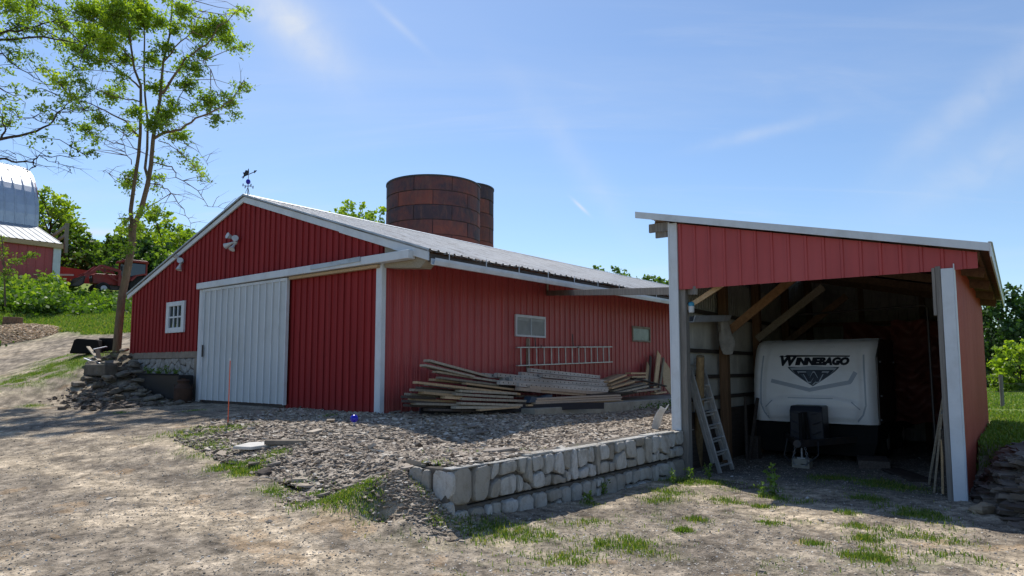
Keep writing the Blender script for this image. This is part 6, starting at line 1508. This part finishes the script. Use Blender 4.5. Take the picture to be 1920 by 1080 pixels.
limb_tree('locust_tree', 'tall light green tree with forked trunk beside the barn corner', base,
  [([(218,668),(222,620),(228,560),(240,500),(248,455),(249,432),(248,420)], .135, .10), ([(248,424),(245,395,.1),(251,350,.2),(260,290,.2),(263,250,.1),(264,200),(264,160,.1),(252,130),(246,90),(240,40),(232,-20),(228,-70)], .07, .018),
   ([(250,428),(266,388,-.2),(277,345,-.3),(283,310,-.3),(287,262,-.4),(292,225,-.5),(300,187,-.4),(303,150,-.4),(306,117,-.3),(318,67),(324,0,.2),(326,-70,.3)], .085, .018),
   ([(279,340,-.2),(272,315,0),(276,280,.3),(277,230,.5),(272,180,.6),(270,131,.7),(271,73,.7),(268,0,.8),(266,-60,.8)], .05, .015)],
  [([(300,178,-.4),(322,148,-.7),(347,111,-1.1),(388,82,-1.6),(410,50,-1.9),(450,18,-2.1)], .045, .008), ([(290,258,-.4),(312,248,-.7),(338,242,-1.),(368,222,-1.3),(405,206,-1.6),(435,190,-1.7),(452,160,-1.8)], .05, .008),
   ([(258,256,.1),(235,228,.3),(198,207,.6),(157,190,1.),(117,169,1.3)], .04, .008), ([(262,165,.1),(240,145,.4),(205,120,.8),(175,85,1.2),(150,60,1.4)], .035, .006), ([(262,190,.1),(230,185,.6),(200,178,.9),(170,160,1.2)], .025, .005),
   ([(306,117,-.3),(330,90,-.6),(360,60,-.8),(372,20,-1)], .03, .006), ([(318,67,0),(345,30,.3),(360,0,.4)], .025, .006), ([(248,110,0),(215,80,.2),(190,45,.4),(170,10,.5)], .03, .006), ([(242,60,0),(225,20,-.3),(215,-20,-.4)], .02, .006),
   ([(290,235,-.4),(325,205,.2),(345,170,.6),(352,150,.7)], .025, .005), ([(347,111,-1.1),(380,115,-1),(395,130,-1)], .015, .004),
   ([(284,305,-.3),(322,312,-.5),(332,332,-.6),(370,357,-.8),(390,385,-.9),(420,392,-1)], .022, .004), ([(302,347,-.3),(320,362,-.4),(337,382,-.6),(355,410,-.7),(361,435,-.7)], .018, .004), ([(277,345,-.3),(302,347,-.3)], .02, .018),
   ([(300,262,-.3),(322,275,-.6),(345,290,-.9),(367,317,-1.1),(378,345,-1.2)], .016, .004), ([(290,250,-.4),(330,262,-1),(375,285,-1.2),(390,310,-1.3)], .012, .003), ([(247,307,.1),(236,285,.3),(230,262,.4),(232,240,.5)], .016, .004),
   ([(262,280,.1),(225,270,.5),(195,272,.8)], .012, .003), ([(247,400,.1),(235,415,.3),(225,420,.4)], .012, .003), ([(262,240,.1),(240,255,.5),(205,235,.9),(185,250,1.1),(150,265,1.3)], .018, .004), ([(255,330,.1),(225,335,.3),(193,322,.5)], .01, .003)],
  [(175,64,36),(204,85,30),(150,93,20),(163,17,32),(222,17,42),(262,17,38),(210,44,34),(268,41,30),(344,17,24),(379,58,30),(408,47,28),(423,73,22),(455,20,10),(440,22,9),(456,86,9),(440,90,10),(362,125,18),(309,87,20),(350,157,20),(392,187,22),(431,187,18),(449,163,10),(458,160,5),(408,224,12),(440,215,9),(306,216,24),(286,230,18),(344,254,14),(330,250,12),(254,210,18),(210,178,20),(224,160,12),(292,163,18),(187,222,18),(163,239,16),(181,257,10),(140,274,7),(172,280,5),
   (250,325,11),(237,347,15),(243,338,12),(297,332,11),(370,315,11),(362,300,8),(340,287,7),(380,330,7),(277,385,10),(232,420,6),(262,395,8),(290,350,8),(255,440,9),(262,430,8),(240,465,12),(300,400,6),(344,120,12),(320,190,12),(330,205,11),(365,200,11),(300,300,6),(120,45,20),(140,130,9),(235,110,18),(190,110,16),(285,110,18),(330,50,16),(300,40,18),(240,-20,24),(300,-20,22),(180,-20,22),(128,80,14),(380,100,16),(335,130,9),(240,60,22),(165,105,14),(200,20,26),(245,240,9),(225,240,8),(145,180,8),(160,200,8),(225,140,12)],
  22.3, 'leaf_main', .125, 280, .75, 'bark')
base = at(-150, 640, 18.5); base.z = hz(base.x, base.y)
limb_tree('overhanging_tree', 'tree reaching in from the left edge with dark bare limbs', base,
  [([(-150,680),(-140,500),(-130,350),(-120,200),(-110,60),(-105,-80)], .26, .12)],
  [([(-125,262),(-60,225,.2),(0,212-150+0,0)], .05, .03), ([(-120,100),(-50,75),(0,62),(52,52),(96,41),(131,20)], .05, .008), ([(-120,140),(-40,90),(0,74),(82,68),(140,77),(175,88)], .05, .006), ([(96,41),(150,36),(190,40)], .012, .003),
   ([(-120,300),(-50,275),(2,262),(55,250),(93,233),(117,204),(134,186)], .055, .008), ([(2,262),(12,239),(0,210)], .03, .01), ([(93,233),(60,222),(0,232)], .012, .004), ([(117,212),(150,210),(165,203)], .012, .003), ([(-60,130),(0,163),(38,186)], .03, .006), ([(-110,160),(-40,120),(5,100),(40,130),(75,150),(100,175)], .03, .005),
   ([(-120,330),(-40,305),(3,298),(29,304),(61,303),(73,291),(110,292),(160,291)], .04, .003), ([(61,303),(65,315),(50,322),(0,318)], .016, .006), ([(75,293),(105,305),(130,315),(135,325)], .008, .002), ([(29,304),(30,290)], .006, .002)],
  [(23,12,30),(58,9,26),(102,17,18),(35,44,22),(73,58,18),(108,82,13),(128,114,8),(38,108,13),(17,96,14),(85,128,11),(117,152,20),(146,149,16),(96,146,13),(163,163,11),(58,169,9),(26,160,10),(134,178,13),(23,204,13),(82,201,12),(18,230,15),(125,227,11),(73,257,7),(137,201,10),(5,130,10),(8,185,9),(60,100,8),(150,125,8),(95,215,8),(120,60,9),(10,60,14),(60,30,16),(-40,40,24),(-30,230,14),(30,-20,24),(90,-20,20),(170,170,9),(30,75,12),(110,185,9)],
  18.5, 'leaf_main', .105, 250, .9, 'bark_dark')

# woodland behind: every tree one thing
WM = 1.9
def tree_at(px, ptop, Y, wpx, mat, label, zb=None, seed=None, nb=26, size=.36, per=120, low=.2, name='woodland_tree', group='woodland trees along the horizon'):
    p = at(px, ptop, Y); zb = hz(p.x, p.y)-.2 if zb is None else zb; h = (p.z-zb)
    return bg_tree(name, label, (p.x, p.y, zb), h/1.04, wpx*WM*Y/F/2, mat, size, per, nb=nb, group=group, low=low)
for a in [(95,352,58,70,'leaf_light','bushy tree right behind the round roofed barn'), (75,365,62,60,'leaf_bg','dark tree behind the round roofed barn'), (130,430,56,52,'leaf_bg','low tree between the round barn and the tractor'), (165,455,60,56,'leaf_deep','dark small tree behind the tractor bucket'),
          (200,450,66,60,'leaf_bg','mid green tree behind the tractor hood'), (232,440,58,56,'leaf_bg','green tree just behind the forked trunk'), (265,432,62,60,'leaf_light','light tree right of the forked trunk'), (305,392,60,66,'leaf_light','tallest pale tree between the trunk and barn roof'),
          (345,430,56,62,'leaf_light','yellow green tree touching the barn roof edge'), (292,455,52,58,'leaf_deep','dark low tree above the tractor cab'), (372,428,70,50,'leaf_deep','dark tree top behind the barn roof slope'), (325,470,50,56,'leaf_bg','low tree tucked behind the left barn roof'), (408,440,66,44,'leaf_bg','small tree top mostly hidden by the barn roof'), (185,480,55,60,'leaf_bg','low bush like tree behind the tractor cab'), (250,478,50,56,'leaf_bg','low tree behind the tractor rear wheel')]:
    tree_at(a[0], a[1], a[2], a[3], a[4], a[5])
for a in [(640,366,62,50,'leaf_light','left treetop above the barn ridge'), (668,362,64,48,'leaf_light','middle treetop above the barn ridge beside the silo'), (703,376,60,46,'leaf_light','right treetop close to the silo')]:
    tree_at(*a, nb=30, size=.32, per=110, group='treetops above the barn ridge', name='woodland_tree')
for a in [(1124,489,75,36,'leaf_bg','leftmost dark treetop beyond the long roof'), (1166,494,78,44,'leaf_bg','second treetop beyond the long roof'), (1222,511,74,60,'leaf_bg','wide treetop beyond the long roof'), (1245,512,80,30,'leaf_bg','treetop touching the shed post'), (1290,520,80,60,'leaf_bg','treetop hidden behind the shed')]:
    tree_at(*a, group='treetops beyond the long roof')
WM = 1.0
for a in [(1878,535,44,130,'leaf_deep','large dark green tree right of the shed'), (1960,540,50,150,'leaf_deep','dark tree at the right edge behind the large one'), (1835,580,56,90,'leaf_deep','dark tree mostly hidden behind the shed wall'), (2040,520,60,170,'leaf_deep','big dark tree just outside the right edge')]:
    tree_at(*a, nb=60, size=.30, per=150, low=.05, group='dark trees right of the shed')
tree_at(1908, 640, 34, 92, 'leaf_light', 'light green young tree in front of the dark trees', nb=40, size=.22, per=200, low=.05, group=None)
tree_at(1878, 700, 33, 34, 'leaf_light', 'low light bush at the foot of the young tree', nb=18, size=.2, per=220, low=.1, name='bush', group=None)
# young yellow green shrub at the left edge in front of the barn on the hill
base = at(15, 560, 34.0); base.z = hz(base.x, base.y)
limb_tree('young_shrub', 'yellow green young shrub with arching branch at the left edge', base, [([(10,575),(8,520),(6,470),(2,440)], .05, .02)], [([(8,520),(25,495),(45,482),(62,478)], .02, .004), ([(7,500),(0,480),(-15,470)], .02, .004), ([(10,530),(20,505),(22,490)], .02, .005)],
  [(5,460,10),(12,475,9),(18,490,9),(28,488,7),(42,483,6),(55,478,8),(62,475,5),(10,510,9),(25,505,8),(-10,480,12),(2,445,6),(20,520,9)], 34, 'leaf_light', .12, 60, .3, 'bark')
# wire fence on the far lawn
fr_ = empty('wire_fence', gnd(1880, 762, -1.2), 0, 'wooden post and wire fence on the lawn right of the shed', 'fence')
fp = gnd(1880, 762, -1.2); B0 = Vector(fp); run = Vector((.80, -.10, 0)).normalized(); 
for k in range(-1, 3):
    q = MB(); b = run*(k*2.6); b.z = -.0; q.tube([b+Vector((0,0,-.2)), b+Vector((0,0,.98))], .055, 8); q.build('post', M['post_grey'], fr_)
q = MB()
for z in (.45, .70, .9): q.tube([run*-2.6+Vector((0,0,z)), run*5.2+Vector((0,0,z))], .006, 4)
q.build('wire', M['steel_dark'], fr_)

# ================================================================== camera, sun, sky
cam = bpy.data.cameras.new('camera'); co = bpy.data.objects.new('camera', cam); COL.objects.link(co)
co.location = (0, 0, 0); co.rotation_euler = (PI/2+TH, 0, 0); cam.sensor_width = 36; cam.lens = F/1920*36; cam.shift_y = (CY-540)/1920; cam.clip_start = .05; cam.clip_end = 5000
scene.camera = co
SH = Vector((.24, -.65, -1.0)).normalized()
sun = bpy.data.lights.new('sun', 'SUN'); so = bpy.data.objects.new('sun', sun); COL.objects.link(so); so.rotation_euler = SH.to_track_quat('-Z', 'Y').to_euler()
sun.energy = SUN_E; sun.angle = math.radians(.53); sun.color = (1., .95, .87)
w = bpy.data.worlds.new('World'); scene.world = w; w.use_nodes = True; nt = w.node_tree; nt.nodes.clear()
def N_(t, **k):
    n = nt.nodes.new(t)
    for a, b in k.items(): setattr(n, a, b)
    return n
out = N_('ShaderNodeOutputWorld'); bg = N_('ShaderNodeBackground'); sky = N_('ShaderNodeTexSky', sky_type='NISHITA')
sky.sun_disc = False; el = math.asin(-SH.z); az = math.atan2(-SH.x, -SH.y)
sky.sun_elevation = el; sky.sun_rotation = az; sky.altitude = 200; sky.air_density = 1.0; sky.dust_density = SKY_D; sky.ozone_density = 3.0
bg.inputs[1].default_value = SKY_S
# thin cirrus: stretched noise on the sky direction
tc = N_('ShaderNodeTexCoord'); sp = N_('ShaderNodeSeparateXYZ'); nt.links.new(tc.outputs['Generated'], sp.inputs[0])
def MT(op, a, b=0.0, clamp=False):
    m = N_('ShaderNodeMath', operation=op); m.use_clamp = clamp
    for i, v in ((0, a), (1, b)):
        if hasattr(v, 'links'): nt.links.new(v, m.inputs[i])
        else: m.inputs[i].default_value = v
    return m.outputs[0]
zc = MT('ADD', MT('MAXIMUM', sp.outputs[2], 0.0), .16)
cx_ = MT('DIVIDE', sp.outputs[0], zc); cy_ = MT('DIVIDE', sp.outputs[1], zc)
cmb = N_('ShaderNodeCombineXYZ'); nt.links.new(cx_, cmb.inputs[0]); nt.links.new(cy_, cmb.inputs[1])
def cloud(rot, sc, nscale, lo, hi, seed, dist=.6, detail=8):
    mp = N_('ShaderNodeMapping'); nt.links.new(cmb.outputs[0], mp.inputs[0]); mp.inputs['Rotation'].default_value = (0, 0, rot); mp.inputs['Scale'].default_value = sc; mp.inputs['Location'].default_value = (seed, seed*1.7, 0)
    n = N_('ShaderNodeTexNoise'); nt.links.new(mp.outputs[0], n.inputs['Vector']); n.inputs['Scale'].default_value = nscale; n.inputs['Detail'].default_value = detail; n.inputs['Roughness'].default_value = .62; n.inputs['Distortion'].default_value = dist
    r = N_('ShaderNodeMapRange'); r.interpolation_type = 'SMOOTHERSTEP'; nt.links.new(n.outputs[0], r.inputs[0]); r.inputs[1].default_value = lo; r.inputs[2].default_value = hi; return r.outputs[0]
c1 = cloud(.5, (.5, 1.1, 1), .8, .36, .80, 3.1); c2 = cloud(-.6, (.35, 2.2, 1), 1.6, .50, .86, 7.7, 1.2); c3 = cloud(.9, (.6, .8, 1), .5, .42, .7, 1.3)
amt = MT('MULTIPLY', MT('ADD', MT('MULTIPLY', c1, .55), MT('MULTIPLY', c2, .55)), MT('ADD', MT('MULTIPLY', c3, .8), .25), True)
def V3(n, v): n.default_value = (*v, 1)
tint = N_('ShaderNodeMix', data_type='RGBA', blend_type='MULTIPLY'); tint.inputs[0].default_value = 1.0; nt.links.new(sky.outputs[0], tint.inputs[6]); V3(tint.inputs[7], SKY_TINT)
# local wisps: a soft puffy streak high left of centre, faint band high right
def wisp(px, py, rx, ry, ang, k, sc=22):
    d = ray(px, py).normalized(); r = Vector((1, 0, 0)); r = (r-d*r.dot(d)).normalized(); u = r.cross(d)*1.0
    ca, sa = math.cos(ang), math.sin(ang); a = r*ca+u*sa; b = u*ca-r*sa
    outv = []
    for v, s in ((a, rx), (b, ry)):
        vm = N_('ShaderNodeVectorMath', operation='DOT_PRODUCT'); nt.links.new(tc.outputs['Generated'], vm.inputs[0]); vm.inputs[1].default_value = v; outv.append(MT('POWER', MT('ABSOLUTE', MT('DIVIDE', vm.outputs['Value'], s)), 2.0))
    g = MT('POWER', 2.718, MT('MULTIPLY', MT('ADD', outv[0], outv[1]), -1.0))
    vm = N_('ShaderNodeVectorMath', operation='DOT_PRODUCT'); nt.links.new(tc.outputs['Generated'], vm.inputs[0]); vm.inputs[1].default_value = d; front = MT('GREATER_THAN', vm.outputs['Value'], .2)
    n = N_('ShaderNodeTexNoise'); nt.links.new(tc.outputs['Generated'], n.inputs['Vector']); n.inputs['Scale'].default_value = sc; n.inputs['Detail'].default_value = 6; n.inputs['Distortion'].default_value = .8
    return MT('MULTIPLY', MT('MULTIPLY', g, front), MT('MULTIPLY', n.outputs[0], k*1.6))
W = [wisp(530, 25, .10, .035, -.85, .62), wisp(565, 60, .05, .025, -.7, .35, 30), wisp(1850, 170, .13, .022, .85, .30, 26), wisp(1430, 248, .07, .008, .25, .35), wisp(745, 45, .045, .005, -.75, .30), wisp(1088, 387, .014, .0022, -.75, .95, 5), wisp(190, 436, .06, .005, .0, .8, 8), wisp(1880, 290, .12, .03, .6, .3), wisp(1080, 300, .14, .02, -.9, .18)]
tot = amt
for q in W: tot = MT('ADD', tot, q)
tot = MT('MINIMUM', tot, 1.0)
up = MT('GREATER_THAN', sp.outputs[2], 0.0)
mx = N_('ShaderNodeMix', data_type='RGBA'); nt.links.new(MT('MULTIPLY', tot, MT('MULTIPLY', up, .8)), mx.inputs[0]); nt.links.new(tint.outputs[2], mx.inputs[6]); V3(mx.inputs[7], CLOUD)
nt.links.new(mx.outputs[2], bg.inputs[0]); nt.links.new(bg.outputs[0], out.inputs[0])
scene.view_settings.view_transform = 'Standard'; scene.view_settings.look = 'None'; scene.view_settings.exposure = 0
scene.cycles.max_bounces = 8; scene.cycles.transparent_max_bounces = 8; scene.render.film_transparent = False
bpy.context.view_layer.update()
